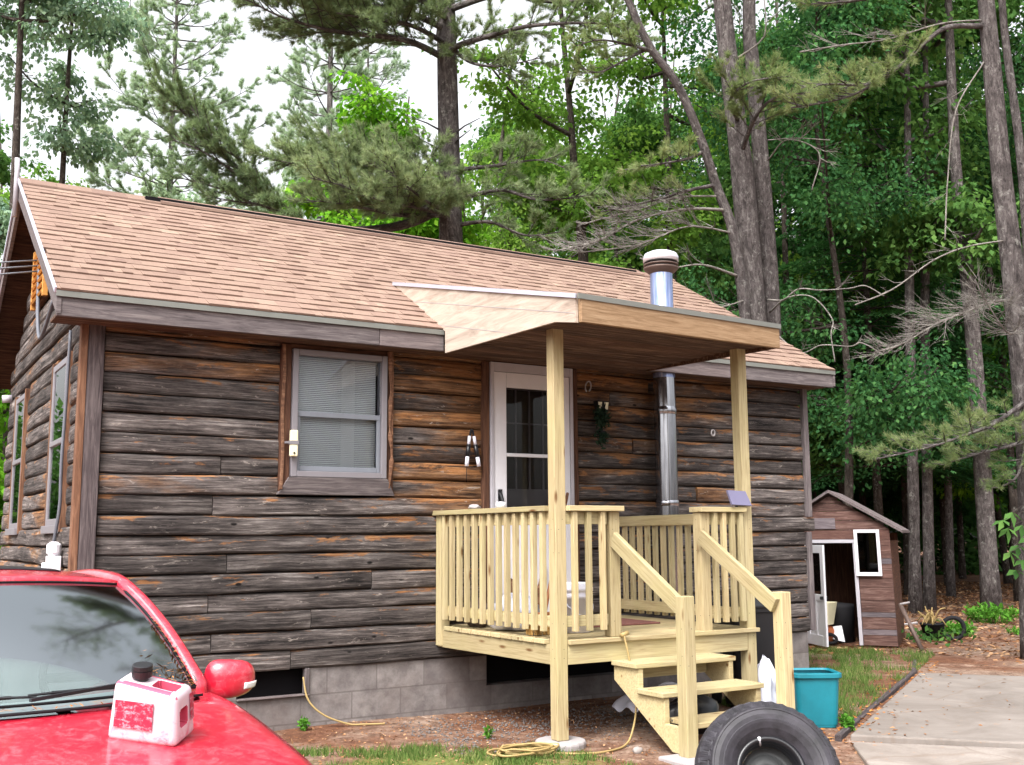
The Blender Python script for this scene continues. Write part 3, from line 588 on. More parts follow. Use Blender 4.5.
# power drop
b = MB(); a_ = np.array((-.05, 2.25, 3.72)); 
for dz_ in (0, .05, .1):
    b.tube(spline([a_+(0, 0, dz_), (-2.2, 2.9, 3.45+dz_*1.5), (-6.5, 4.2, 3.9+dz_*2), (-14, 6, 5.4)], 8), .008, 5)
b.tube(spline([a_+(0, 0, .05), (-.06, 2.1, 3.3), (-.06, 1.9, 3.06), (-.06, 1.6, 3.1), (-.06, 1.2, 3.25)], 6), .016, 6)
tag(b.build('power_cable', MT['greywire'], smooth=True), 'thin overhead power cables running to the gable wall of the cabin', 'cable')

# ------------------------------------------------------------------ the porch
PX0, PX1, PD, DZ, RT = 2.836, 4.67, 1.647, .65, 1.565
porch = thing('wooden_porch', 'new pale pine porch with baluster railings, steps and a small roof', 'porch', (3.75, -1, -.06))
LM = MT['lumber']
b = MB(); n = 12; dy = 1.69/n
for i in range(n): b.box(PX0-.02-.06*i/n if i < n-1 else PX0+.03, PX1+.01, -PD-.02+i*dy+.003, -PD-.02+(i+1)*dy-.003, DZ-.03, DZ) if i else b.box(PX0+.09, PX1+.012, -PD-.03, -PD-.02+dy-.003, DZ-.03, DZ)
deck = b.build('deck', LM, porch, bevel=.003)
for q_ in [(PX0+.0, PX0+.038, -PD+.09, -.02, .485, DZ-.031), (PX0+.092, PX1-.092, -PD, -PD+.038, .485, DZ-.031), (PX1-.038, PX1, -PD+.09, -.02, .485, DZ-.031)]+[(PX0+.45*i, PX0+.45*i+.038, -PD+.04, -.03, .486, DZ-.032) for i in range(1, 4)]: b = MB(); b.box(*q_) if q_[0] != PX0 else b.beam((PX0+.019, -PD+.09, .552), (PX0-.05, -.02, .552), .038, .134); b.build('joist', LM, deck, bevel=.003)
def post(x, y, z0, z1, s=.089, nm='post', par=porch):
    b = MB(); b.box(x, x+s, y, y+s, z0, z1)
    for z in (.53, .59, .76, 1.24, 1.40, 1.47):
        if z0+.03 < z < z1-.03:
            q = x+s*random.choice((.3, .65)); b.box(q-.005, q+.005, y-.0015, y+.01, z-.005, z+.005, 2); q = y+s*random.choice((.35, .6)); b.box(x-.0015, x+.01, q-.005, q+.005, z-.005, z+.005, 2)
    return b.build(nm, LM, par, bevel=.005)
post(PX0, -PD, -.01, 2.82); post(PX1-.089, -PD, -.02, 2.84)
b = MB(); b.lathe([(.001, 0), (.17, 0), (.175, -.02), (.165, -.1), (.17, -.25), (.001, -.25)], (PX0+.06, -PD+.06, -.012), 18); b.build('footing', MT['padc'], porch, bevel=.01)
b = MB(); b.lathe([(.001, 0), (.16, 0), (.16, -.25), (.001, -.25)], (PX1-.05, -PD+.05, -.022), 18)
b.build('footing', MT['padc'], porch, bevel=.01)
post(PX0-.085, -.10, .495, RT-.04, .085); post(3.295, -PD-.005, DZ+.001, RT-.04, .089); post(4.14, -PD-.005, DZ-.03, RT-.04, .089)
def railing(p, q, outer, posts_z=(.735, .81), n=12, cap=True, balside=1, nm='railing'):
    """straight railing from p to q (x, y); outer = unit vector pointing away from the deck"""
    p, q, ou = Vector(p+(0,)), Vector(q+(0,)), Vector(outer+(0,)); d = (q-p).normalized(); Lr = (q-p).length
    z0, z1 = posts_z; b = MB(); b.beam(p+Vector((0, 0, (z0+z1)/2)), q+Vector((0, 0, (z0+z1)/2)), .038, z1-z0); r = b.build(nm, LM, porch, bevel=.003)
    b = MB(); b.beam(p+Vector((0, 0, RT-.085)), q+Vector((0, 0, RT-.085)), .038, .089)
    b.build('top_rail', LM, r, bevel=.003)
    for i in range(n):
        c_ = p+d*(Lr*(i+.5)/n)+ou*(.0385*balside); b = MB(); z = z0-.03
        b.beam(c_+Vector((0, 0, z)), c_+Vector((0, 0, RT-.041)), .037, .037, up=ou); b.build('baluster', LM, r, bevel=.002)
    return r
rl = railing((PX0+.03, -PD+.09), (PX0-.04, -.10), (-1, 0), n=13)
b = MB(); b.beam((PX0+.028, -PD+.09, RT-.019), (PX0-.048, .0, RT-.019), .14, .038); b.build('rail_cap', LM, rl, bevel=.004)
rf = railing((PX0+.09, -PD+.03), (3.284, -PD+.03), (0, -1), n=3)
b = MB(); b.box(PX0+.09, 3.40, -PD-.045, -PD+.10, RT-.038, RT); b.build('rail_cap', LM, rf, bevel=.004)
rr = railing((4.23, -PD+.03), (PX1-.09, -PD+.03), (0, -1), n=4)
b = MB(); b.box(4.12, PX1-.09, -PD-.045, -PD+.10, RT-.038, RT); b.build('rail_cap', LM, rr, bevel=.004)
rb = railing((PX1-.10, -.04), (PX1-.10, -PD+.10), (1, 0), posts_z=(.715, .80), n=14)
b = MB(); b.box(PX1-.125, PX1-.09, -PD+.10, -.03, RT-.125, RT-.045); b.build('rail_board', LM, rb, bevel=.004)
# steps
st = MB()
def stringer(x):
    prof = [(-PD-.002, .46), (-PD-.28, .46), (-PD-.28, .30), (-PD-.55, .30), (-PD-.55, .135), (-PD-.72, .135), (-PD-.72, -.03), (-PD-.62, -.03), (-PD-.002, .36)]
    st.poly([(x, y, z) for y, z in prof], (.04, 0, 0), g=None)
stringer(3.31); steps = st.build('stringer', LM, porch, bevel=.003); st = MB(); stringer(4.125); st.build('stringer', LM, porch, bevel=.003)
for z, y in ((.46, -PD-.29), (.30, -PD-.565), (.135, -PD-.80)):
    b = MB(); b.box(3.285 if z > .2 else 3.37, 4.185 if z > .2 else 4.13, y, y+.285, z+.001, z+.033); [b.box(sx-.005, sx+.005, y+sy-.005, y+sy+.005, z+.02, z+.0345, 2) for sx in (3.39, 3.335, 4.11, 4.145) for sy in (.06, .21)]; b.build('tread', LM, steps, bevel=.004)
b = MB(); b.box(3.355, 4.12, -PD-.01, -PD-.045, .36, .455); b.build('riser', LM, steps, bevel=.003)
for x in (3.275, 4.135):
    p_ = post(x, -2.46, -.035, .965, .089, 'step_post')
    b = MB(); b.beam((x+(-.021 if x > 3.5 else .045), -PD-.03, 1.345), (x+(-.021 if x > 3.5 else .045), -2.42, .875), .038, .105, up=(0, .5, .86)) if x > 3.5 else b.beam((x+.045, -PD-.01, 1.335), (x+.045, -2.385, .885), .04, .105, up=(0, .5, .86))
    b.build('handrail', LM, porch, bevel=.004)
b = MB(); b.box(3.16, 3.62, -2.62, -2.30, -.2, -.032); b.build('step_pad', MT['padc'], porch, bevel=.01)
# roof of the porch
FLx, FLy, FRx, FRy = 2.65, -2.2, 4.70, -1.96
b = MB(); yb_ = .62
P = [(FLx, FLy, 2.905), (FRx, FRy, 2.935), (FRx, .60, rz(.60)+.02), (FLx, yb_, rz(yb_)+.02)]
Q = [(p[0], p[1], p[2]+.018) for p in P]; b.add(P+Q, [(3,2,1,0),(4,5,6,7),(0,1,5,4),(1,2,6,5),(2,3,7,6),(3,0,4,7)], None, .4)
pr_ = b.build('porch_roof', MT['shingle'], porch)
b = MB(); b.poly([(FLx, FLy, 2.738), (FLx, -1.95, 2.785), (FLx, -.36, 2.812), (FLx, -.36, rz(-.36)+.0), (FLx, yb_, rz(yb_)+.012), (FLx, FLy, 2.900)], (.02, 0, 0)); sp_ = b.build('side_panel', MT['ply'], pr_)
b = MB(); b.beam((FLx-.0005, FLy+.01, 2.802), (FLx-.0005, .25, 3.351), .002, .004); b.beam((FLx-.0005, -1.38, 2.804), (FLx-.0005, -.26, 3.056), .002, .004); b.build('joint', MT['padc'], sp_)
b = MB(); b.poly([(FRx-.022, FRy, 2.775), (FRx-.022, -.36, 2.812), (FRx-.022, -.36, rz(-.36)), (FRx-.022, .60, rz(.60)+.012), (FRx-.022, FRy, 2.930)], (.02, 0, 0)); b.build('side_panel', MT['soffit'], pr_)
b = MB(); b.beam((FLx+.0225, FLy-.016, 2.818), (FRx, FRy-.016, 2.853), .032, .158, tone=.3); b.build('fascia_board', MT['goldboard'], pr_, bevel=.004)
b = MB(); b.beam((FLx-.004, FLy-.036, 2.910), (FRx+.01, FRy-.036, 2.943), .012, .036); b.build('drip_edge', MT['drip'], pr_)
b = MB(); b.beam((FLx-.008, FLy-.02, 2.912), (FLx-.008, yb_, rz(yb_)+.02), .012, .03); b.build('drip_edge', MT['alu'], pr_)
b = MB()
for i in range(11):
    t0, t1 = i/11, (i+1)/11
    y = lambda t, s: (FLy+.03)*(1-t)+(-.36)*t if s == 0 else (FRy+.03)*(1-t)+(-.36)*t
    zf = lambda t: 2.775+.035*min(1, t*3)
    P = [(FLx+.021, y(t0, 0)+.003, zf(t0)), (FRx-.024, y(t0, 1)+.003, zf(t0)+.02), (FRx-.024, y(t1, 1)-.003, zf(t1)+.02*(1-t1)), (FLx+.021, y(t1, 0)-.003, zf(t1))]
    P = [(p[0], p[1], p[2]+random.uniform(0, .006)) for p in P]
    b.hexa(P+[(p[0], p[1], p[2]+.02) for p in P], (2.0, .16, .02))
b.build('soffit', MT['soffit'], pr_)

# ------------------------------------------------------------------ things on and around the porch
b = MB(); b.box(3.50, 4.30, -.95, -.35, DZ+.002, DZ+.016); tag(b.build('doormat', MT['mat'], bevel=.004), 'worn reddish brown doormat lying on the porch deck', 'doormat')
bk = thing('bucket', 'white plastic bucket standing on the porch deck behind the front railing', 'bucket', (3.31, -1.16, DZ+.002))
b = MB(); prof = [(.001, .004), (.125, .004), (.14, .25), (.146, .25), (.146, .275), (.142, .28), (.142, .30), (.148, .30), (.148, .325), (.143, .33), (.145, .36), (.139, .36), (.12, .02), (.001, .02)]
b.lathe(prof, (3.31, -1.16, DZ), 28); b.build('body', MT['bucket'], bk, smooth=True)
b = MB(); b.tube(spline([(3.17, -1.16, DZ+.31), (3.21, -1.27, DZ+.18), (3.31, -1.33, DZ+.12), (3.41, -1.27, DZ+.18), (3.45, -1.16, DZ+.31)], 5), .004, 5); b.build('handle', MT['alu'], bk, smooth=True)
br = thing('broom', 'push broom with straw coloured bristles leaning by the door on the deck', 'broom', (3.15, -.9, DZ))
b = MB()
for i in range(160):
    x, y = random.uniform(2.86, 3.12), -1.24+random.uniform(-.05, .05); b.tube([(x, y, DZ+.12), (x+random.uniform(-.015, .015), y+random.uniform(-.03, .03), DZ+.008)], [.005, .003], 4, False)
b.build('bristles', MT['bristle'], br)
b = MB(); b.box(2.85, 3.13, -1.28, -1.20, DZ+.10, DZ+.16); b.build('head', MT['handle'], br, bevel=.01)
b = MB(); b.tube([(3.0, -1.24, DZ+.14), (3.99, -.10, 1.72)], .014, 8); b.build('handle', MT['handle'], br, smooth=True)
def blob(b, c_, rx, ry, rz_, seed, n=16, rough=.2, flat=True):
    ph = [random.Random(seed+i).uniform(0, 6.3) for i in range(8)]
    def fn(u, v):
        a, e = 2*math.pi*u, math.pi*(v-.5); k = 1+rough*(math.sin(3*a+ph[0]+2*e)*.5+math.sin(5*a+ph[1]-3*e)*.35+math.sin(9*a+4*e+ph[2])*.22+math.sin(7*e+ph[3])*.2)
        z = math.sin(e)*rz_*k
        return (c_[0]+math.cos(e)*math.cos(a)*rx*k, c_[1]+math.cos(e)*math.sin(a)*ry*k, c_[2]+(max(z, -rz_*.75) if flat else z))
    return b.grid(fn, n*2, n)
b = MB(); blob(b, (3.02, -.78, DZ+.115), .20, .17, .14, 3, 14, .22); tag(b.build('white_sack', MT['bag'], smooth=True), 'crumpled white sack on the deck behind the left railing', 'sack')
b = MB(); blob(b, (2.96, -.33, DZ+.09), .08, .14, .12, 9, 10, .2); tag(b.build('work_shoe', MT['rust'], smooth=True), 'dusty brown bundle on the deck between the left railing and the door', 'bundle')
b = MB(); b.poly([(3.30, -.07, DZ+.02), (3.42, -.07, DZ+.02), (3.49, -.05, DZ+.33), (3.44, -.05, DZ+.36)], (0, .02, 0)); b.poly([(3.62, -.07, DZ+.02), (3.76, -.07, DZ+.02), (3.80, -.05, DZ+.44), (3.77, -.05, DZ+.46)], (0, .02, 0))
tag(b.build('wooden_board', MT['trimwood'], bevel=.004), 'narrow splintered wooden boards propped against the white storm door', 'board')
b = MB(); b.lathe([(.001, 0), (.03, 0), (.042, .025), (.036, .045), (.001, .05)], (PX0+.035, -.85, RT+.001), 16); tag(b.build('shell_dish', MT['white'], smooth=True), 'small white dome shaped dish on the left porch rail', 'dish')
b = MB(); blob(b, (PX0+.02, -.46, RT+.018), .035, .07, .022, 5, 8, .25); tag(b.build('rag', MT['padc'], smooth=True), 'small grey rag lying on the left porch rail by the wall', 'rag')
# solar lamp on the right railing
so_ = thing('solar_lamp', 'small solar lamp with grey violet panel on the right railing post', 'lamp', (4.5, -1.66, RT))
b = MB(); P = [(4.405, -1.72, 1.583), (4.625, -1.70, 1.577), (4.605, -1.655, 1.69), (4.400, -1.675, 1.695)]; b.poly(P, (.004, .022, -.006)); b.build('panel', MT['solar'], so_, bevel=.002)
b = MB(); b.tube([(4.50, -1.66, RT), (4.50, -1.67, 1.60)], .012, 8); b.build('bracket', MT['black'], so_)
# hung on the log wall
tg = thing('ice_tongs', 'pair of black handled tongs with pale ends hung on logs left of the door', 'tongs', (3.06, -.06, 1.93))
for (x0_, x1_) in ((3.040, 3.010), (3.078, 3.128)):
    q = lambda t: (x0_+(x1_-x0_)*t, -.062, 2.20-.265*t)
    b = MB(); b.tube([q(.32), q(.70)], .019, 8); b.build('grip', MT['black'], tg, smooth=True)
    b = MB(); b.tube([q(.05), q(.32)], .014, 8); b.tube([q(.70), q(1)], .017, 8); b.build('ferrule', MT['bucket'], tg, smooth=True)
b = MB(); b.tube(spline([(3.045, -.062, 2.19), (3.05, -.062, 2.225), (3.06, -.06, 2.237), (3.07, -.062, 2.225), (3.075, -.062, 2.19)], 4), .010, 7); b.tube([(3.012, -.06, 1.935), (3.012, -.055, 1.80)], .003, 5); b.build('hinge', MT['blackm'], tg, smooth=True)
b = MB(); b.tube([(4.262+.030*math.cos(a)+.008*math.sin(a), -.055, 2.685+.048*math.sin(a)) for a in np.linspace(R(-60), R(255), 16)], .007, 6); tag(b.build('horseshoe', MT['padc'], smooth=True), 'small pale horseshoe ring nailed to the logs right of the door', 'horseshoe')
_d = at(713, 433, 1)-CAM; _p = CAM+_d*((-.052-CAM[1])/_d[1]); b = MB(); b.tube([(_p[0]+.022*math.cos(a), _p[1], _p[2]+.03*math.sin(a)) for a in np.linspace(0, 2*math.pi, 14)], .008, 6, False); tag(b.build('iron_ring', MT['padc'], smooth=True), 'tiny pale ring hung on the logs between the stove pipe and right porch post', 'ring')
ln = thing('wall_lantern', 'dark wall lantern with two pale glass panes and hanging greenery right of door', 'lantern', (4.40, -.06, 2.3))
b = MB(); b.poly([(4.34, -.08, 2.56), (4.475, -.08, 2.56), (4.44, -.08, 2.45), (4.37, -.08, 2.45)], (0, .06, 0)); b.tube([(4.41, -.06, 2.44), (4.40, -.06, 2.22)], .01, 6); b.box(4.37, 4.42, -.09, -.04, 2.25, 2.29); b.build('frame', MT['blackm'], ln)
for x0_, sx in ((4.350, .042), (4.418, .045)):
    b = MB(); b.poly([(x0_, -.086, 2.55), (x0_+sx, -.086, 2.55), (x0_+sx-.01, -.086, 2.485), (x0_+.01, -.086, 2.485)], (0, .005, 0)); b.build('pane', MT['cream'], ln)
b = MB()
for i in range(420):
    c_ = Vector((4.375+random.gauss(0, .03), -.10+random.uniform(-.04, .04), random.choice([2.44, 2.42, 2.40, 2.36, 2.22])+random.gauss(0, .03))); d_ = Vector([random.gauss(0, 1) for _ in range(3)]).normalized()*.03; e_ = Vector([random.gauss(0, 1) for _ in range(3)]).normalized()*.012
    b.add([c_-d_, c_+e_, c_+d_, c_-e_], [(0, 1, 2, 3)])
b.build('greenery', MT['green'], ln)
th = thing('thermometer', 'cream tube thermometer fixed to the left side of the front window', 'thermometer', (1.50, -.09, 1.96))
b = MB(); b.box(1.475, 1.535, -.10, -.065, 1.965, 2.165); b.build('case', MT['cream'], th, bevel=.008)
b = MB(); b.box(1.47, 1.54, -.104, -.064, 2.055, 2.085); b.box(1.44, 1.475, -.085, -.06, 2.062, 2.078); b.build('clip', MT['winframe'], th, bevel=.002)
b = MB(); b.lathe([(.008, 0), (.008, .004), (.001, .004)], (1.505, -.101, 1.99), 10, Matrix.Rotation(R(90), 4, 'X')); b.build('dial', MT['blackm'], th)
# cords
def gp(x, y, dz=.012): return (x, y, gza(x, y)+dz)
b = MB(); pts = [(3.36, -1.70, DZ+.03), (3.37, -1.75, .5), (3.395, -1.78, .2), (3.34, -1.80, .02)]+[gp(*q) for q in ((3.22, -1.87), (3.02, -1.95), (2.86, -1.93), (2.74, -1.83), (2.62, -1.72))]
for k_ in range(6):
    cx_, cy_ = 2.52+random.uniform(-.05, .05), -1.72+random.uniform(-.05, .05); ra, rb_ = random.uniform(.17, .26), random.uniform(.08, .13); ro = random.uniform(-.5, .5)
    for a in np.linspace(0, 2*math.pi, 9)[:-1]:
        u_, v_ = ra*math.cos(a), rb_*math.sin(a); pts.append(gp(cx_+u_*math.cos(ro)-v_*math.sin(ro), cy_+u_*math.sin(ro)+v_*math.cos(ro), .012+.008*k_+random.uniform(0, .02)))
b.tube(spline(pts, 5), .0075, 6); b.tube([(3.34, -1.70, DZ+.012), (3.40, -1.70, DZ+.03)], .016, 8)
tag(b.build('extension_cord', MT['cord'], smooth=True), 'tan extension cord hanging from the deck and coiled beside the porch post', 'cord')
b = MB(); b.tube(spline([(1.66, .03, .32), (1.68, -.03, .16), (1.78, -.10, .05), (1.95, -.16, -.02)]+[gp(*q) for q in ((2.05, -.2), (2.2, -.26))], 6), .0075, 6)
tag(b.build('extension_cord', MT['cord'], smooth=True), 'tan cord running down from the foundation opening along the block wall', 'cord')
# teal tub, bin, bag and clutter right of the porch
tb = thing('storage_tub', 'teal plastic storage tub on the grass behind the right step post', 'tub', (4.93, -1.95, gza(4.93, -1.95)))
tz = gza(4.93, -1.95)
def rrect(cx_, cy_, a, bb, r, z, n=4, rot=0):
    o_ = []
    for sx, sy, t0 in ((1, 1, 0), (-1, 1, 90), (-1, -1, 180), (1, -1, 270)):
        for i in range(n+1):
            t = R(t0+90*i/n); x, y = sx*(a-r)+r*math.cos(t), sy*(bb-r)+r*math.sin(t); o_.append((cx_+x*math.cos(rot)-y*math.sin(rot), cy_+x*math.sin(rot)+y*math.cos(rot), z))
    return o_
def shellbox(b, cx_, cy_, levels, rot=0, cap0=True, cap1=False):
    rings = [rrect(cx_, cy_, a, bb, r, z, 4, rot) for a, bb, r, z in levels]; k_ = len(rings[0]); V = [p for q in rings for p in q]; Fc = []
    for i in range(len(rings)-1):
        for j in range(k_): Fc.append((i*k_+j, i*k_+(j+1) % k_, (i+1)*k_+(j+1) % k_, (i+1)*k_+j))
    if cap0: Fc.append(tuple(range(k_))[::-1])
    if cap1: Fc.append(tuple(range((len(rings)-1)*k_, len(rings)*k_)))
    return b.add(V, Fc)
b = MB(); shellbox(b, 4.93, -1.95, [(.14, .13, .04, tz), (.165, .155, .05, tz+.35), (.165, .155, .05, tz+.351), (.145, .135, .04, tz+.02)], R(-31)); b.build('body', MT['teal'], tb, bevel=.004)
b = MB(); shellbox(b, 4.93, -1.95, [(.165, .155, .05, tz+.352), (.185, .175, .06, tz+.357), (.185, .175, .06, tz+.39), (.165, .155, .05, tz+.395), (.155, .145, .05, tz+.38)], R(-31)); b.build('rim', MT['teal'], tb, bevel=.004)
tc = thing('trash_can', 'black lidded trash can standing behind the right stair rail', 'trash can', (5.15, -1.05, gza(5.1, -1.05)))
b = MB(); z_ = gza(5.15, -1.05); shellbox(b, 5.15, -1.05, [(.17, .17, .06, z_+.02), (.22, .22, .07, z_+.78), (.235, .235, .07, z_+.78), (.235, .235, .07, z_+.82)], R(-20)); b.build('body', MT['black'], tc, bevel=.006)
b = MB(); shellbox(b, 5.15, -1.05, [(.245, .245, .07, z_+.815), (.245, .245, .07, z_+.84), (.20, .20, .07, z_+.90), (.08, .08, .04, z_+.925)], R(-20), True, True); b.build('lid', MT['black'], tc, bevel=.006, smooth=True)
b = MB()
for s_ in (-1, 1): b.tube([(5.15+.12*s_, -.80, z_+.09), (5.15+.16*s_, -.78, z_+.09)], .085, 16)
b.build('wheel', MT['blackm'], tc)
b = MB(); z_ = gza(4.72, -1.45); blob(b, (4.80, -1.58, z_+.20), .10, .09, .22, 21, 16, .3); tag(b.build('plastic_bag', MT['bag'], smooth=True), 'knotted translucent white plastic bag beside the right porch post', 'plastic bag')
b = MB(); z_ = gza(3.9, -1.3)
def sheet(u, v): return (3.72+u*.52, -1.48+.42*v+.03*math.sin(u*9), z_+.05+.26*math.sin(math.pi*min(1, u*.9+.1))*(1-.5*v)+.02*math.sin(v*14+u*6))
b.grid(sheet, 16, 14); tag(b.build('plastic_sheet', MT['bag'], smooth=True, solid=.006), 'crumpled pale plastic sheet draped in the shade under the steps', 'plastic sheet')
b = MB(); blob(b, (3.95, -1.72, z_+.10), .26, .12, .15, 31, 14, .12); tag(b.build('black_sack', MT['black'], smooth=True), 'glossy black sack under the wooden steps', 'sack')
for i in range(3):
    x, y = [(3.2, -1.97), (3.02, -1.2), (5.3, -1.5)][i]; x += random.uniform(-.1, .1); y += random.uniform(-.1, .1)
    b = MB(); blob(b, (x, y, gza(x, y)+.012), .035, .028, .025, 50+i, 8, .25); tag(b.build('stone', MT['stone'], smooth=True), 'small grey stone on the bare dirt near the porch', 'stone', 'stones around the porch')

# ------------------------------------------------------------------ spare tyre
tc_ = Vector(at(768, 777, 5.20)); tr = .362; gzt = gza(tc_.x, tc_.y); lean = R(24)
tocam = Vector(CAM)-tc_; tocam.z = 0; tocam.normalize(); tocam = Matrix.Rotation(R(14), 3, 'Z') @ tocam
nrm = (tocam*math.cos(lean)+Vector((0, 0, 1))*math.sin(lean)).normalized()
up = (Vector((0, 0, 1))-nrm*nrm.z).normalized(); rt = up.cross(nrm)
tc_.z = gzt+tr*math.cos(lean)+.108*math.sin(lean)-.004
ty = thing('spare_tyre', 'weathered black truck tyre on a steel wheel standing in front of the porch steps', 'tyre', (tc_.x, tc_.y, gzt))
TM = Matrix((rt, up, nrm)).transposed()
prof = [(.165, -.085), (.19, -.115), (.24, -.14), (.275, -.142), (.300, -.128), (.311, -.112)]
tread = [(-.105, 0), (-.066, 0), (-.062, 1), (-.054, 1), (-.050, 0), (-.016, 0), (-.013, 1), (-.005, 1), (-.002, 0), (.002, 0), (.005, 1), (.013, 1), (.016, 0), (.050, 0), (.054, 1), (.062, 1), (.066, 0), (.105, 0)]
prof2 = [(.311, .110), (.309, .114), (.305, .121), (.300, .127), (.296, .136), (.293, .140), (.286, .142), (.283, .139), (.262, .143), (.242, .139), (.238, .142), (.226, .137), (.200, .121), (.178, .100), (.165, .086)]
n = 240; V, Fc = [], []
allp = [('p', a_) for a_ in prof]+[('t', a_) for a_ in tread]+[('q', a_) for a_ in prof2]
for k_ in range(n):
    a = 2*math.pi*k_/n; zz = .008*(abs((k_ % 6)-3)/1.5-1)
    for kd, (p0_, p1_) in allp:
        if kd == 't':
            edge = abs(p0_) > .09; r_ = (.355-.045*abs(p0_/.105)**2.4) - .009*p1_ - (.006 if edge and (k_ % 6) < 3 else 0); z = p0_+(0 if edge else zz)
        else: r_, z = p0_, p1_
        if kd == 'q' and p0_ in (.309, .305): r_ -= .004*((k_ % 6) < 3)
        V.append(TM @ Vector((r_*math.cos(a), r_*math.sin(a), z))+tc_)
k2 = len(allp)
for k_ in range(n):
    for j in range(k2-1): Fc.append((k_*k2+j, ((k_+1) % n)*k2+j, ((k_+1) % n)*k2+j+1, k_*k2+j+1))
b = MB(); b.add(V, Fc); b.build('tyre', MT['rubber'], ty)
b = MB(); b.lathe([(.166, -.088), (.15, -.09), (.14, -.06), (.14, .06), (.15, .088), (.168, .092), (.168, .084), (.157, .08), (.146, .06), (.133, .035), (.131, .02)], tc_, 64, TM); rim = b.build('rim', MT['black'], ty, smooth=True)
b = MB(); b.lathe([(.1305, .02), (.12, -.01), (.10, -.012), (.08, .01), (.06, .015), (.04, .015), (.04, -.02)], tc_, 48, TM); b.build('wheel_disc', plain('grey_steel_disc', S(48, 49, 50), .6, .4, .3, .3), rim, smooth=True)
b = MB(); q0 = tc_+TM @ Vector((-.030, .134, .05)); q1 = tc_+TM @ Vector((-.042, .158, .098)); b.tube([q0, q1], [.006, .008], 8); b.build('valve_stem', MT['white'], rim, smooth=True)

# ------------------------------------------------------------------ shed
sa, sb_ = np.array((9.20, 2.30)), np.array((9.89, 1.33)); du = (sb_-sa)/np.linalg.norm(sb_-sa); dn = np.array((du[1], -du[0])); dn = dn if dn[1] < 0 else -dn
SW = float(np.linalg.norm(sb_-sa)); SD = 1.35
def sp(u, d, z): p = sa+du*u-dn*d; return (p[0]+.03*(z/1.5)*-du[0], p[1]+.03*(z/1.5)*-du[1], z-.05)
shed = thing('garden_shed', 'little faded red plank shed with an open white door', 'shed', (float(sa[0]+sb_[0])/2, float(sa[1]+sb_[1])/2, -.06))
U0, U1, EV, PK = -.10, SW, 1.42, 1.90
def sq(b, u0, u1, z0, z1, d0=-.012, d1=.012, t=None): b.hexa([sp(u0, d0, z0), sp(u1, d0, z0), sp(u1, d1, z0), sp(u0, d1, z0), sp(u0, d0, z1), sp(u1, d0, z1), sp(u1, d1, z1), sp(u0, d1, z1)], (u1-u0, d1-d0, z1-z0), t)
b = MB(); gb = MB(); dx0, dx1 = .13, .735; pk = (U0+U1)/2-.06
edges = [.02, .15, .22, .37, .43, .58, .74, .85, .95, 1.03, 1.10, 1.18, 1.26, 1.34]
for i in range(len(edges)-1):
    tgt = MB() if i in (1, 3, 9) else b
    sq(tgt, dx1+.05, U1, edges[i], edges[i+1]-.004, -.012-random.uniform(0, .006))
    if tgt is not b: tgt.build('bare_plank', MT['shedgrey'], shed, bevel=.003)
    sq(b, U0, dx0-.03, edges[i], edges[i+1]-.004)
zs = [1.34, 1.46, 1.58, 1.70, 1.80, 1.89]
slope_z = lambda u: PK-(abs(u-pk))*(.60 if u > pk else .62)
for i in range(len(zs)-1):
    z0, z1 = zs[i], zs[i+1]-.004
    ul = lambda z: max(U0, pk-(PK-z)/.62); uh = lambda z: min(U1, pk+(PK-z)/.60); q_ = -.014-random.uniform(0, .005)
    b.hexa([sp(ul(z0), q_, z0), sp(uh(z0), q_, z0), sp(uh(z0), .012, z0), sp(ul(z0), .012, z0), sp(ul(z1), q_, z1), sp(uh(z1), q_, z1), sp(uh(z1), .012, z1), sp(ul(z1), .012, z1)], (1.0, .02, z1-z0))
b.build('plank_wall', MT['shedboard'], shed, bevel=.003)
b = MB()
for (u0, u1) in ((U0, U0+.03), (U1-.03, U1)):
    b.hexa([sp(u0, .013, 0), sp(u1, .013, 0), sp(u1, SD, 0), sp(u0, SD, 0), sp(u0, .013, EV-.1), sp(u1, .013, EV-.1), sp(u1, SD, EV-.1), sp(u0, SD, EV-.1)], (.03, SD, 1.3))
sq(b, U0, U1, 0, EV, SD-.02, SD); sq(b, U0, U1, -.05, .012, .013, SD)
b.build('side_wall', MT['brownboard'], shed)
b = MB()
for s_, ue in ((-1, U0-.05), (1, U1+.16)):
    P = [sp(pk, -.10, PK+.035), sp(ue, -.10, slope_z(ue)+.035), sp(ue, SD+.05, slope_z(ue)+.035), sp(pk, SD+.05, PK+.035)]
    b.add(P+[(p[0], p[1], p[2]+.035) for p in P], [(0,1,2,3),(7,6,5,4),(0,4,5,1),(1,5,6,2),(2,6,7,3),(3,7,4,0)])
b.build('roof', MT['greyboard'], shed)
b = MB(); sq(b, .22, .54, 1.47, 1.61, -.03, -.018); b.build('gable_hatch', MT['shedgrey'], shed, bevel=.004)
b = MB(); sq(b, dx0-.03, dx0, .02, 1.29, -.03, .02); sq(b, dx1, dx1+.045, .02, 1.29, -.03, .02); sq(b, dx0-.03, dx1+.045, 1.292, 1.335, -.035, .02); b.build('door_frame', MT['offwhite'], shed, bevel=.003)
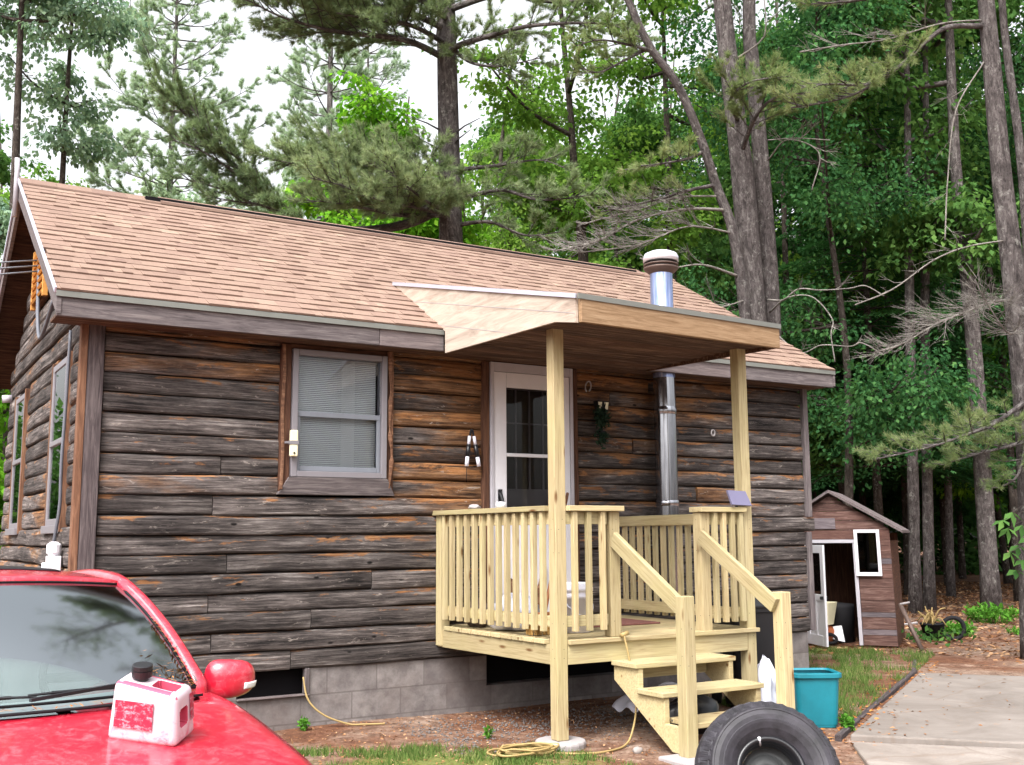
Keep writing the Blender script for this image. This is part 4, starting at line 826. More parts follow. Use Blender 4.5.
# open door swung outward, hinged on the left jamb
hd = sp(dx0-.02, -.035, 0); dd = np.array(at(825, 650, 13.28)[:2])-np.array(hd[:2]); dd /= np.linalg.norm(dd); dp = np.array((-dd[1], dd[0]))
def dq(b, s0, s1, z0, z1, o0=-.014, o1=.014):
    f_ = lambda s_, o_, z: (hd[0]+dd[0]*s_+dp[0]*o_, hd[1]+dd[1]*s_+dp[1]*o_, z-.05)
    b.hexa([f_(s0, o0, z0), f_(s1, o0, z0), f_(s1, o1, z0), f_(s0, o1, z0), f_(s0, o0, z1), f_(s1, o0, z1), f_(s1, o1, z1), f_(s0, o1, z1)], (s1-s0, o1-o0, z1-z0))
b = MB(); dq(b, 0, .09, .03, 1.27); dq(b, .45, .54, .03, 1.27); dq(b, .091, .449, 1.17, 1.27); dq(b, .091, .449, .03, .16); dq(b, .091, .449, .58, .66); dq(b, .09, .45, .16, .58, -.006, .006); dq(b, .24, .30, .161, .579, -.012, .012)
sdoor = b.build('door', MT['white'], shed, bevel=.004)
b = MB(); dq(b, .091, .449, .661, 1.169, -.003, .003); b.build('pane', MT['sglass'], sdoor)
b = MB(); dq(b, .48, .51, .60, .64, -.05, .05); b.build('handle', MT['black'], sdoor, bevel=.006)
b = MB(); w0, w1, wz0, wz1 = .76, 1.07, .88, 1.46
sq(b, w0, w0+.04, wz0, wz1, -.06, -.03); sq(b, w1-.04, w1, wz0, wz1, -.06, -.03); sq(b, w0+.041, w1-.041, wz1-.04, wz1, -.06, -.03); sq(b, w0+.041, w1-.041, wz0, wz0+.045, -.06, -.03)
swf = b.build('window', MT['white'], shed, bevel=.003)
b = MB(); sq(b, w0+.04, w1-.04, wz0+.04, wz1-.04, -.048, -.044); b.build('pane', MT['sglass'], swf)
b = MB(); sq(b, w0+.03, w1-.03, wz0+.03, wz1-.03, -.036, -.032); b.build('backing', MT['dark'], swf)
# clutter inside the shed
def inshed(u, d, z): return sp(u, d, z)
c_ = inshed(.31, .06, .36); b = MB(); shellbox(b, c_[0], c_[1], [(.11, .09, .03, c_[2]-.10), (.16, .13, .03, c_[2]+.18), (.15, .12, .03, c_[2]+.18), (.10, .08, .03, c_[2]-.08)], R(20)); tag(b.build('laundry_basket', MT['cream'], bevel=.004), 'cream plastic basket tipped on the heap inside the shed doorway', 'basket')
c_ = inshed(.28, .10, .13); b = MB(); blob(b, (c_[0], c_[1], c_[2]+.0), .17, .14, .14, 61, 12, .1); tag(b.build('cushion', MT['orange'], smooth=True), 'orange brown cushion under the basket in the shed doorway', 'cushion')
c_ = inshed(.37, -.02, .09); b = MB(); b.tube([(c_[0]+du[0]*.09*math.cos(a), c_[1]+du[1]*.09*math.cos(a)+.02*math.sin(a), c_[2]+.055*math.sin(a)) for a in np.linspace(0, 2*math.pi, 20)], .022, 8, False); tag(b.build('trailer_tyre', MT['blackm'], smooth=True), 'small black tyre lying on the shed floor', 'tyre')
c_ = inshed(.45, .03, .03); b = MB(); b.poly([inshed(.38, .06, .08), inshed(.56, .0, .05), inshed(.52, .10, .24), inshed(.40, .14, .22)], (0, .01, .01)); tag(b.build('paper_carton', MT['white'], bevel=.003), 'flattened white carton beside the small tyre in the shed', 'carton')
c_ = inshed(.46, .45, .3); b = MB(); b.lathe([(.001, -.3), (.17, -.3), (.19, .15), (.19, .2), (.001, .22)], c_, 18); tag(b.build('barrel', MT['blackm'], smooth=True), 'black barrel standing at the back of the shed', 'barrel')
# tools beside the shed
iron = thing('digging_bar', 'rusty steel bar with a short crosspiece leaning beside the shed', 'steel bar', (9.7, .95, -.05))
p0_, p1_ = np.array((9.74, .86, -.03)), np.array(at(900, 604, 13.3)); b = MB(); b.tube([p0_, p1_], .028, 7); b.build('bar', MT['rust'], iron, smooth=True)
b = MB(); b.tube([p1_-np.array((.02, .02, 0)), p1_+np.array((.09, -.07, .02))], .014, 6); b.tube([p0_+(p1_-p0_)*.55-np.array((.05, -.04, 0)), p0_+(p1_-p0_)*.55+np.array((.08, -.05, .02))], .016, 6); b.build('crosspiece', MT['padc'], iron, smooth=True)

# ------------------------------------------------------------------ the car (built nose along +Y, then turned)
CARZ = -.21
car = thing('parked_car', 'red sedan parked nose out beside the cabin with a jug on its hood', 'car', (-.745, -3.53, CARZ), math.pi+.05)
RP = MT['red']
# body: half profiles per station, x to the side, z up
def station(y, w, sill, belt, topc, tope, edge):
    return [(0, sill+.02), (w-.10, sill), (w-.02, sill+.08), (w, .45*belt+.55*sill), (w-.012, belt-.12), (w-.03, belt-.03), (edge, tope), (edge*.82, tope+.35*(topc-tope)+.008), (edge*.5, tope+.8*(topc-tope)+.006), (0, topc)]
stn = [(1.36, .60, .30, .58, .56, .54, .50), (1.31, .72, .22, .66, .66, .63, .60), (1.20, .80, .18, .72, .735, .70, .64), (1.0, .855, .18, .79, .80, .765, .70), (.7, .868, .18, .845, .865, .825, .725), (.4, .872, .18, .885, .915, .875, .735), (.18, .874, .18, .915, .945, .915, .735), (.06, .874, .18, .925, .955, .935, .735),
       (-.02, .874, .18, .935, .80, .945, .735), (-.4, .874, .18, .945, .78, .945, .745), (-1.4, .876, .18, .955, .78, .955, .75), (-2.4, .87, .18, .975, .80, .975, .72), (-2.62, .866, .19, .985, .985, .985, .70), (-2.9, .855, .2, .975, 1.0, .985, .68), (-3.15, .83, .22, .94, .97, .95, .66), (-3.27, .78, .28, .86, .85, .82, .62), (-3.31, .68, .36, .72, .72, .68, .55)]
b = MB(); V, Fc = [], []; kk = 19
for s_ in stn:
    h_ = station(*s_); ring = [(x, s_[0], z) for x, z in h_]+[(-x, s_[0], z) for x, z in h_[1:-1][::-1]]; V += ring
kk = len(V)//len(stn)
for i in range(len(stn)-1):
    for j in range(kk): Fc.append((i*kk+j, i*kk+(j+1) % kk, (i+1)*kk+(j+1) % kk, (i+1)*kk+j))
Fc += [tuple(range(kk)), tuple(range((len(stn)-1)*kk, len(stn)*kk))[::-1]]
b.add(V, Fc); body = b.build('body', RP, car, smooth=True, local=True, subsurf=1)
sgn = (-1, 1)
# roof and pillars
def wsb(u): return Vector((.715*u, .03-.25*u*u, .975-.02*u*u))
def wst(u): return Vector((.555*u, -.74-.14*u*u, 1.385-.028*u*u))
def rwt(u): return Vector((.54*u, -2.05+.06*u*u, 1.37-.03*u*u))
def rwb(u): return Vector((.66*u, -2.66+.10*u*u, .995))
def ws(u, v): a_, c_ = wsb(2*u-1), wst(2*u-1); p = a_.lerp(c_, v); q = 4*v*(1-v); return p+Vector((0, .03, .035))*q
b = MB(); b.grid(ws, 24, 10); wsh = b.build('windshield', MT['wglass'], car, smooth=True, local=True)
b = MB(); b.tube([ws(i/24, 1)+Vector((0, -.004, .002)) for i in range(25)], .006, 6); b.tube([ws(1, v/8) for v in range(9)], .010, 6); b.tube([ws(0, v/8) for v in range(9)], .010, 6); b.tube([ws(i/24, 0) for i in range(25)], .006, 6); b.build('windshield_trim', MT['blackm'], wsh, smooth=True, local=True)
def rf_(u, v):
    a_, c_ = wst(2*u-1), rwt(2*u-1); p = a_.lerp(c_, v); s_ = 2*u-1; p.z += .048*math.sin(math.pi*v)**.8*(1-.55*s_*s_)+.006; p.x *= 1+.02*math.sin(math.pi*v); return p
b = MB(); b.grid(rf_, 20, 14); croof = b.build('roof', RP, car, smooth=True, local=True, solid=.02)
b = MB(); b.grid(lambda u, v: rf_(.5+(u-.5)*.62, .24+v*.36)+Vector((0, 0, .013)), 10, 8); b.build('sunroof', MT['black'], croof, smooth=True, local=True, solid=.004)
b = MB(); b.grid(lambda u, v: rwt(2*u-1).lerp(rwb(2*u-1), v)+Vector((0, -.03, .03))*4*v*(1-v), 16, 8); b.build('rear_window', MT['dglass'], car, smooth=True, local=True)
for s_ in sgn:
    nm = 'pillar'; pth = [wsb(s_)+Vector((.012*s_, -.04, -.04))]+[ws((s_+1)/2, v/6)+Vector((.022*s_, -.025, .0)) for v in range(7)]+[Vector((s_*(.575), y_, z_)) for y_, z_ in ((-1.1, 1.375), (-1.5, 1.38), (-1.9, 1.36))]+[rwt(s_)+Vector((.03*s_, 0, 0)), rwt(s_).lerp(rwb(s_), .5)+Vector((.03*s_, 0, .02)), rwb(s_)+Vector((.03*s_, 0, -.03))]
    b = MB(); b.tube(spline(pth, 3), .036, 10); b.build(nm, RP, car, smooth=True, local=True)
    b = MB(); b.tube(spline([ws((s_+1)/2, v/6)+Vector((.008*s_, -.004, .022)) for v in range(7)], 2), .005, 6); b.build('chrome_strip', MT['winframe'], car, smooth=True, local=True)
    tp = lambda y_: Vector((s_*.60, y_, 1.375 if y_ < -1 else 1.36)); lo_ = lambda y_: Vector((s_*.775, y_, .95))
    for (y0_, y1_, t0_, t1_) in ((-.32, -1.30, -.93, -1.30), (-1.40, -2.35, -1.40, -1.98)):
        b = MB(); b.add([lo_(y0_), lo_(y1_), tp(t1_), tp(t0_)], [(0, 1, 2, 3)]); b.build('side_window', MT['dglass'], car, local=True, solid=.006)
    b = MB(); b.beam(lo_(-1.35)+Vector((.01*s_, 0, 0)), tp(-1.35)+Vector((.01*s_, 0, 0)), .10, .02, up=(s_, 0, .3)); b.build('door_pillar', MT['blackm'], car, local=True)
    mr = MB()
    def mf(u, v, s_=s_):
        a, e = 2*math.pi*u, math.pi*(v-.5); k_ = abs(math.cos(e))**.5
        x = math.cos(a)*k_*.125; z = math.copysign(abs(math.sin(e))**.85, e)*.08*(1+.12*math.cos(a)*s_*-1*k_); y = math.sin(a)*k_*.075
        return (s_*.90+x*.9, -.33+(y if y > 0 else y*.45), .965+z+.0)
    mr.grid(mf, 22, 14); mo = mr.build('mirror', RP, car, smooth=True, local=True)
    b = MB(); b.tube([(s_*.76, -.36, .94), (s_*.83, -.345, .95)], .03, 8); b.build('mirror_base', MT['blackm'], mo, smooth=True, local=True)
    b = MB(); b.grid(lambda u, v: tuple(q0+q1 for q0, q1 in zip(mf(((90-s_*(20+58*u))/360) % 1, .5+(-.50+.36*v)/math.pi), (.003*s_, .006, 0))), 8, 4); b.build('signal_lens', MT['lens'], mo, smooth=True, local=True, solid=.004)
    b = MB(); b.poly([(s_*.42, 1.345, .54), (s_*.70, 1.27, .56), (s_*.74, 1.16, .69), (s_*.45, 1.27, .655)], (0, .02, .006)); b.build('headlight', MT['lens'], car, local=True, bevel=.006)
    b = MB(); b.poly([(s_*.45, -3.28, .66), (s_*.74, -3.24, .66), (s_*.76, -3.16, .84), (s_*.46, -3.24, .84)], (0, -.03, 0)); b.build('tail_light', plain('red_lamp_lens', S(130, 10, 16), .2, .5), car, local=True, bevel=.006)
    for y_ in (.92, -2.05):
        Mw = Matrix.Rotation(R(90), 3, 'Y'); b = MB()
        b.lathe([(.19, -.10), (.27, -.105), (.31, -.09), (.318, -.05), (.318, .05), (.31, .09), (.27, .105), (.19, .10)], (s_*.80, y_, .318), 40, Mw); wh = b.build('wheel', MT['rubber'], car, smooth=True, local=True)
        b = MB(); b.lathe([(.20, -.09), (.185, -.06), (.06, -.08), (.001, -.085)] if s_ < 0 else [(.20, .09), (.185, .06), (.06, .08), (.001, .085)], (s_*.80, y_, .318), 30, Mw); b.build('rim', MT['galv'], wh, smooth=True, local=True)
    b = MB(); b.tube([(s_*.885, y_, .72) for y_ in (-1.05, -1.2)], .014, 6); b.tube([(s_*.885, y_, .74) for y_ in (-2.0, -2.15)], .014, 6); b.build('handle', RP, car, local=True)
# hood seam, cowl, wipers
b = MB(); b.grid(lambda u, v: ((u-.5)*1.40, .155-.25*(2*u-1)**2*.9-.07*v, .957-.012*v-.022*(2*u-1)**2+.008), 24, 4); b.build('cowl', MT['blackm'], car, smooth=True, local=True, solid=.01)
b = MB()
for x0_, x1_, yo in ((-.05, .62, .02), (-.66, -.02, .02)):
    pts = [wsb(x/.715)+Vector((0, .03, .03+.012*math.sin((x-x0_)*4))) for x in np.linspace(x0_, x1_, 9)]; b.tube(pts, .005, 6); b.beam(pts[-1]+Vector((.0, .05, -.01)), pts[4]+Vector((0, .01, .006)), .018, .012); b.beam(pts[1], pts[7], .008, .012)
b.build('wiper', MT['black'], car, local=True)
b = MB(); b.poly([(-.36, 1.375, .50), (.36, 1.375, .50), (.33, 1.325, .62), (-.33, 1.325, .62)], (0, .012, .004)); b.build('grille', MT['black'], car, local=True, bevel=.006)
# interior
b = MB(); b.grid(lambda u, v: ((u-.5)*1.40, .0-.25*(2*u-1)**2-.46*v, .945-.05*v*v+.02*math.sin(v*3)), 12, 6); b.box(-.74, .74, -2.5, -.42, .80, .83); b.build('dashboard', MT['interior'], car, smooth=False, local=True)
sw = MB(); sM = Matrix.Rotation(R(-62), 3, 'X'); ctr = Vector((-.36, -.50, 1.0)); sw.tube([ctr+sM @ Vector((.185*math.cos(a), .185*math.sin(a), 0)) for a in np.linspace(0, 2*math.pi, 32)], .016, 8, False); sw.tube([ctr+sM @ Vector((-.18, 0, 0)), ctr+sM @ Vector((.18, 0, 0))], .022, 6); sw.build('steering_wheel', MT['blackm'], car, smooth=True, local=True)
for x_ in (-.36, .36):
    b = MB(); b.poly([(x_-.24, -1.12, .80), (x_+.24, -1.12, .80), (x_+.20, -1.34, 1.20), (x_-.20, -1.34, 1.20)], (0, -.12, .02)); b.poly([(x_-.12, -1.35, 1.21), (x_+.12, -1.35, 1.21), (x_+.11, -1.38, 1.335), (x_-.11, -1.38, 1.335)], (0, -.08, .01)); b.build('seat', MT['interior'], car, local=True, bevel=.03)
b = MB(); b.poly([(-.60, -2.1, .80), (.60, -2.1, .80), (.54, -2.34, 1.14), (-.54, -2.34, 1.14)], (0, -.12, .02)); b.build('seat', MT['interior'], car, local=True, bevel=.03)
b = MB(); b.box(-.13, .13, -.80, -.765, 1.245, 1.315); b.build('rear_view_mirror', MT['blackm'], car, local=True, bevel=.01)
b = MB(); b.poly([(.06, -.50, 1.21), (-.06, -.50, 1.21), (-.06, -.55, 1.25), (.06, -.55, 1.25)], (0, -.002, -.002)); b.build('sticker', plain('red_white_sticker', S(206, 70, 74), .5, .3), car, local=True)
# needles caught along the windshield
ca, sa_ = math.cos(math.pi+.05), math.sin(math.pi+.05)
def cw(x, y, z): return Vector((-.745+x*ca-y*sa_, -3.53+x*sa_+y*ca, CARZ+z))
b = MB()
for i in range(230):
    if random.random() < .6: u_ = random.uniform(.0, .14); v_ = abs(random.gauss(0, .10)); p = ws(u_, min(v_, .6)) if random.random() < .6 else ws(.005, random.random()*.55); p = p+Vector((0, .008, .012))
    else: x_ = random.uniform(-.7, .7); p = Vector((x_, .09-.22*(x_/.7)**2+random.uniform(-.03, .05), .972-.02*(x_/.7)**2))
    p = cw(*p); a = random.uniform(0, 6.3); d_ = Vector((math.cos(a), math.sin(a), random.uniform(-.3, .3)))*random.uniform(.012, .03); e_ = d_.cross(Vector((0, 0, 1))).normalized()*.003
    b.add([p-d_, p+e_, p+d_, p-e_], [(0, 1, 2, 3)])
o = b.build('needle_litter', MT['orangelitter']); tag(o, 'dry orange pine needles gathered along the car windshield', 'pine needles', kind='stuff')
# the jug: rounded body with a grip cut through its corner
def jug():
    jl = (-.345, .47); base = cw(jl[0], jl[1], .898)
    J = thing('washer_jug', 'white plastic jug with a black cap and faded red label on the car hood', 'jug', tuple(base), 0)
    bm = bmesh.new(); bmesh.ops.create_cube(bm, size=1)
    for v in bm.verts: v.co = Vector((v.co.x*.25, v.co.y*.16, (v.co.z+.5)*.20))
    for v in bm.verts:
        if v.co.z > .1: v.co.x *= .90; v.co.y *= .82
        if v.co.z > .1 and v.co.x > 0: v.co.z -= .028
    bmesh.ops.bevel(bm, geom=bm.edges[:], offset=.026, segments=4, profile=.6, affect='EDGES')
    me = bpy.data.meshes.new('jug_body'); bm.to_mesh(me); bm.free(); tmp = bpy.data.objects.new('tmp', me); C.objects.link(tmp)
    cutters = []
    def cutter(pts, ext):
        q = MB(); q.poly(pts, ext); o_ = q.build('tmp_cut', None, None, loc=(0, 0, 0)) if False else None
        m_ = bpy.data.meshes.new('tmp_cut'); n_ = len(pts); a_ = [Vector(p) for p in pts]; e_ = Vector(ext)
        m_.from_pydata([tuple(p) for p in a_]+[tuple(p+e_) for p in a_], [], [tuple(range(n_))[::-1], tuple(range(n_, 2*n_))]+[(i, (i+1) % n_, n_+(i+1) % n_, n_+i) for i in range(n_)])
        b2 = bmesh.new(); b2.from_mesh(m_); bmesh.ops.recalc_face_normals(b2, faces=b2.faces[:]); bmesh.ops.bevel(b2, geom=b2.edges[:], offset=.006, segments=2, affect='EDGES'); b2.to_mesh(m_); b2.free()
        o_ = bpy.data.objects.new('tmp_cut', m_); C.objects.link(o_); cutters.append(o_)
    cutter([(-.005, -.036, .26), (.10, -.036, .26), (.085, -.036, .115), (.01, -.036, .135)], (0, .066, 0))
    cutter([(.03, -.045, .055), (.17, -.045, .055), (.17, -.045, .115), (.03, -.045, .125)], (0, .062, 0))
    for c_ in cutters: q = tmp.modifiers.new('b', 'BOOLEAN'); q.object = c_; q.operation = 'DIFFERENCE'; q.solver = 'EXACT'
    dg = bpy.context.evaluated_depsgraph_get(); dg.update(); out = bpy.data.meshes.new_from_object(tmp.evaluated_get(dg))
    for o_ in cutters+[tmp]: bpy.data.objects.remove(o_)
    v_ = [tuple(v.co) for v in out.vertices]; a = out.attributes.new('gco', 'FLOAT_VECTOR', 'POINT'); a.data.foreach_set('vector', np.array(v_, np.float32).ravel())
    out.polygons.foreach_set('use_smooth', np.ones(len(out.polygons), bool)); out.materials.clear(); out.materials.append(MT['jug']); out.materials.append(plain('pinkish_red_recess', S(186, 74, 98), .5, .3, var=.2, scale=40))
    for p in out.polygons:
        x, y, z = p.center
        if abs(x) < .125*(1-.1*z/.225)-.007 and abs(y) < .075*(1-.18*z/.225)-.007 and .01 < z < .195-(.028 if x > 0 else 0): p.material_index = 1
    try: out.set_sharp_from_angle(angle=R(50))
    except Exception: pass
    o_ = bpy.data.objects.new('body', out); C.objects.link(o_); o_.parent = J; OFF[o_] = OFF[J]
    J.rotation_euler = (R(11), R(6), R(-38)); J.location = tuple(base+Vector((0, 0, .0)))
    q = MB(); q.lathe([(.022, .18), (.022, .202), (.034, .203), (.035, .225), (.033, .226), (.035, .228), (.034, .242), (.030, .244), (.001, .244)], (-.045, 0, 0), 24); q.build('cap', MT['black'], J, smooth=False, local=True)
    q = MB(); q.grid(lambda u, v: (-.098+.135*u, -.0812+.0075*v, .05+.09*v), 8, 6); q.build('label', MT['label'], J, local=True, solid=.002)
    q = MB(); q.grid(lambda u, v: (.1258-.009*v, .030+.025*u, .06+.09*v), 3, 6); q.build('side_label', MT['label'], J, local=True, solid=.002)
    return J
jug()

# ------------------------------------------------------------------ vegetation generators
class Leaves:
    """collects many small blades; quad = folded leaf, tri = needle"""
    def __init__(s): s.c, s.d, s.n, s.l, s.w, s.t = [], [], [], [], [], []
    def add(s, c, d, n, l, w, t):
        k = len(c); s.c.append(c); s.d.append(d); s.n.append(n); s.l.append(np.broadcast_to(l, k)); s.w.append(np.broadcast_to(w, k)); s.t.append(np.broadcast_to(t, k))
    def count(s): return sum(len(q) for q in s.c)
    def build(s, name, mat, parent=None, needle=False, loc=None):
        c, d, n = np.concatenate(s.c), np.concatenate(s.d), np.concatenate(s.n); l, w_, t = np.concatenate(s.l)[:, None], np.concatenate(s.w)[:, None], np.concatenate(s.t)
        d = d/np.maximum(np.linalg.norm(d, axis=1, keepdims=True), 1e-6); sd_ = np.cross(d, n); sd_ /= np.maximum(np.linalg.norm(sd_, axis=1, keepdims=True), 1e-6)
        k = len(c)
        if needle:
            V = np.stack([c-sd_*w_/2, c+sd_*w_/2, c+d*l], 1).reshape(-1, 3); Fc = np.arange(3*k).reshape(-1, 3); tt = np.repeat(t, 3)
        else:
            nn = np.cross(sd_, d); V = np.stack([c, c+d*l*.45-sd_*w_/2+nn*w_*.15, c+d*l, c+d*l*.45+sd_*w_/2+nn*w_*.15], 1).reshape(-1, 3); Fc = np.arange(4*k).reshape(-1, 4); tt = np.repeat(t, 4)
        return np_mesh(name, V, Fc, [('tone', 'FLOAT', np.clip(tt, 0, 1))], mat, parent, loc=loc)
def unit(v): v = np.asarray(v, float); return v/max(np.linalg.norm(v), 1e-9)
def rand_unit(n): v = rng.normal(size=(n, 3)); return v/np.linalg.norm(v, axis=1, keepdims=True)
def tufts(L, pts, dirs, per=12, ln=.10, wd=.006, tone=.5, spread=.85):
    pts, dirs = np.asarray(pts), np.asarray(dirs); k = len(pts)
    c = np.repeat(pts, per, 0); d = np.repeat(dirs, per, 0)+rand_unit(k*per)*spread; d[:, 2] += .08
    tn = np.repeat(np.broadcast_to(tone, k)+rng.normal(0, .12, k), per)+rng.normal(0, .1, k*per)
    L.add(c+rand_unit(k*per)*.012, d, rand_unit(k*per), ln*rng.uniform(.7, 1.2, k*per), wd, tn)
def pine_limb(W_, L, pts, r0, reach=.9, gap=.16, start=.15, dens=1.0, up=.25, tone=.45, bare=False, sag=.0, per=17, twig_r=.006, full=True, nl=.10, nw=.0074):
    """a limb with flattened side branchlets, each set with tufts of needles"""
    if bare: W_.dead.append(MB()); W_ = W_.dead[-1]; r0 = r0*.55; twig_r = twig_r*.75; pts = [np.array(q)+(rng.normal(0, .035, 3) if 0 < i < len(pts)-1 else 0) for i, q in enumerate(pts)]
    P = np.array(spline(pts, 8)); seg = np.linalg.norm(np.diff(P, axis=0), axis=1); cum = np.concatenate([[0], np.cumsum(seg)]); T = cum[-1]
    rad = [max(.008, r0*(1-.88*c_/T)) for c_ in cum]; W_.tube(P, rad, 7)
    s_ = T*start; side = 1
    while s_ < T:
        i = min(len(P)-2, int(np.searchsorted(cum, s_))-1); i = max(i, 0); p = P[i]+(P[i+1]-P[i])*((s_-cum[i])/max(seg[i], 1e-6)); d = unit(P[i+1]-P[i])
        f_ = s_/T; h = unit(np.cross(d, (0, 0, 1))); ln = reach*(.45+.75*math.sin(math.pi*min(1, .25+.7*f_)))*rng.uniform(.6, 1.15)
        bd = unit(d*rng.uniform(.5, 1.0)+h*side*rng.uniform(.6, 1.1)+np.array((0, 0, 1))*rng.normal(up, .25)); side = -side
        if rng.random() < .25: bd = unit(d+np.array((0, 0, rng.uniform(.2, .8)))+h*rng.normal(0, .3))
        tw = [p, p+bd*ln*.5+np.array((0, 0, -.02)), p+bd*ln+np.array((0, 0, .06*ln-sag*ln))]; W_.tube(tw, [twig_r*1.6, twig_r, twig_r*.5], 4, False)
        subs = [(p, p+bd*ln, ln)]
        for q in range(int(ln/(.05 if bare else .10))):
            a = rng.uniform(.2, .95); o_ = p+bd*ln*a; sb = unit(bd+h*rng.normal(0, .8)+np.array((0, 0, rng.normal(.12, .35)))); sl_ = ln*(1.05-a)*rng.uniform(.35, .75)+.10
            subs.append((o_, o_+sb*sl_, sl_)); W_.tube([o_, o_+sb*sl_], [twig_r*.7, twig_r*.35], 3, False)
        if not bare:
            for (a_, b_, ll) in subs:
                k = max(2, int(ll/.055*dens)); u = rng.uniform(.25, 1.0, k)[:, None] if full else rng.uniform(.6, 1.0, k)[:, None]
                tufts(L, a_+(b_-a_)*u, np.broadcast_to(unit(b_-a_), (k, 3)), per, nl, nw, tone+.12*(unit(b_-a_)[2]))
        s_ += gap*rng.uniform(.6, 1.4)
    if not bare: tufts(L, np.broadcast_to(P[-1], (6, 3)), np.broadcast_to(unit(P[-1]-P[-2]), (6, 3)), per, nl, nw, tone)
def broad_crown(W_, L, base, H, z0, Rc, ncl, per=46, leaf=.10, lean=(0, 0), droop=.2, flat=.5, r0=.12, trunk=None, shape=1.0, limbs=9, tone=.5):
    base = np.asarray(base, float); top = base+np.array((lean[0], lean[1], H)); P = trunk or [base, base+(top-base)*.35+np.array((rng.normal(0, .12), rng.normal(0, .12), 0)), base+(top-base)*.7+np.array((rng.normal(0, .2), rng.normal(0, .2), 0)), top]
    P = np.array(spline(P, 6)); n = len(P); W_.tube(P, [max(.012, r0*(1-.85*(i/(n-1))**1.1)+(.25*r0 if i == 0 else 0)) for i in range(n)], 9)
    cl = []
    for q in range(limbs):
        f_ = rng.uniform(z0/H*.9, .92); o_ = P[int(f_*(n-1))]; a = q*2.4+rng.uniform(-.4, .4); rr = Rc*rng.uniform(.5, 1)*max(.3, math.sin(math.pi*min(1, max(.12, (f_*H-z0)/(H-z0)*.85+.15))))
        e = o_+np.array((math.cos(a)*rr, math.sin(a)*rr, rr*rng.uniform(.2, .8))); mid = (o_+e)/2+np.array((0, 0, -.12*rr)); W_.tube(spline([o_, mid, e], 5), [r0*.32*(1-.8*i/10)+.006 for i in range(11)], 5)
        for k in range(max(1, ncl//limbs)):
            u = rng.uniform(.25, 1.08); c_ = o_*(1-u)**2+2*mid*u*(1-u)+e*u*u+rand_unit(1)[0]*Rc*.30*rng.uniform(.2, 1)*np.array((1, 1, .8)); cl.append(c_)
            if rng.random() < .5: W_.tube([o_*(1-u*.7)+e*u*.7, c_], [.012, .004], 3, False)
    for c_ in cl:
        k = int(per*rng.uniform(.6, 1.3)); R_ = rng.uniform(.28, .62)*(Rc/2.4)**.4; axis = unit(np.array((rng.normal(0, .35), rng.normal(0, .35), 1))); off = rand_unit(k)*R_*np.sqrt(rng.random(k))[:, None]; off -= np.outer(off@axis, axis)*(1-flat*.6); off[:, 2] -= droop*np.linalg.norm(off[:, :2], axis=1)
        d = off+rand_unit(k)*.25+np.array((0, 0, -.25)); nn = axis+rand_unit(k)*.55; t_ = tone+rng.normal(0, .16)+rng.normal(0, .10, k)
        L.add(c_+off, d, nn, leaf*rng.uniform(.7, 1.25, k), leaf*.72, t_)
def hemlock(W_, L, base, H, z0, Rb, r0=.1, step=.34, leaf=.085, tone=.5, lean=(0, 0)):
    base = np.asarray(base, float); top = base+np.array((lean[0], lean[1], H)); W_.tube([base+(top-base)*t for t in np.linspace(0, 1, 7)], [max(.01, r0*(1-.9*t)) for t in np.linspace(0, 1, 7)], 8)
    z = z0
    while z < H-.2:
        o_ = base+(top-base)*(z/H); nb = 5; ph = rng.uniform(0, 6.3); ln0 = Rb*(1-(z-z0)/(H-z0))**.75+.25
        for q in range(nb):
            a = ph+q*6.283/nb+rng.normal(0, .25); ln = ln0*rng.uniform(.55, 1.15); d = np.array((math.cos(a), math.sin(a), 0)); h = np.array((-d[1], d[0], 0)); rise = rng.uniform(-.05, .22)
            ax = lambda u: o_+d*ln*u+np.array((0, 0, rise*ln*u-.28*ln*u*u)); W_.tube([ax(u) for u in (0, .35, .7, 1)], [.018, .012, .007, .003], 4, False)
            k = int(ln*ln*95+34); u = np.sqrt(rng.random(k))*.95+.05; wv = rng.uniform(-1, 1, k)*(.42*ln*(1.08-u)+.10)
            pos = o_+np.outer(u*ln, d)+np.outer(wv, h); pos[:, 2] += rise*ln*u-.28*ln*u*u-.22*np.abs(wv)+rng.normal(0, .025, k)
            dd_ = np.outer(np.ones(k), d)*.7+np.outer(np.sign(wv)*.7, h)+rand_unit(k)*.3; dd_[:, 2] -= .2
            L.add(pos, dd_, np.array((0, 0, 1.0))+rand_unit(k)*.4, leaf*1.45*rng.uniform(.6, 1.3, k), leaf*.55, tone+rng.normal(0, .14)+rng.normal(0, .1, k))
        z += step*rng.uniform(.7, 1.3)
def far_pine(W_, L, base, H, z0, Rb, r0, per=15, tone=.5, step=.62, ln=.125, wd=.0115, dens=1.0):
    base = np.asarray(base, float); W_.tube([base+np.array((0, 0, H*t)) for t in np.linspace(0, 1, 8)], [max(.02, r0*(1-.9*t)) for t in np.linspace(0, 1, 8)], 8)
    z = z0
    while z < H:
        ph = rng.uniform(0, 6.3)
        for q in range(5):
            a = ph+q*1.2566+rng.normal(0, .2); l_ = (Rb*(1-(z-z0)/(H-z0+.5))**.8+.4)*rng.uniform(.45, 1.15); o_ = base+np.array((0, 0, z)); d = np.array((math.cos(a), math.sin(a), rng.uniform(.05, .4)))
            pine_limb(W_, L, [o_, o_+d*l_*.5-np.array((0, 0, .04*l_)), o_+d*l_+np.array((0, 0, .10*l_))], .022, reach=.5*l_**.5, gap=.26, start=.3, dens=.5*dens, per=per, tone=tone, twig_r=.005, full=True, nl=ln, nw=wd)
        z += step*rng.uniform(.7, 1.3)
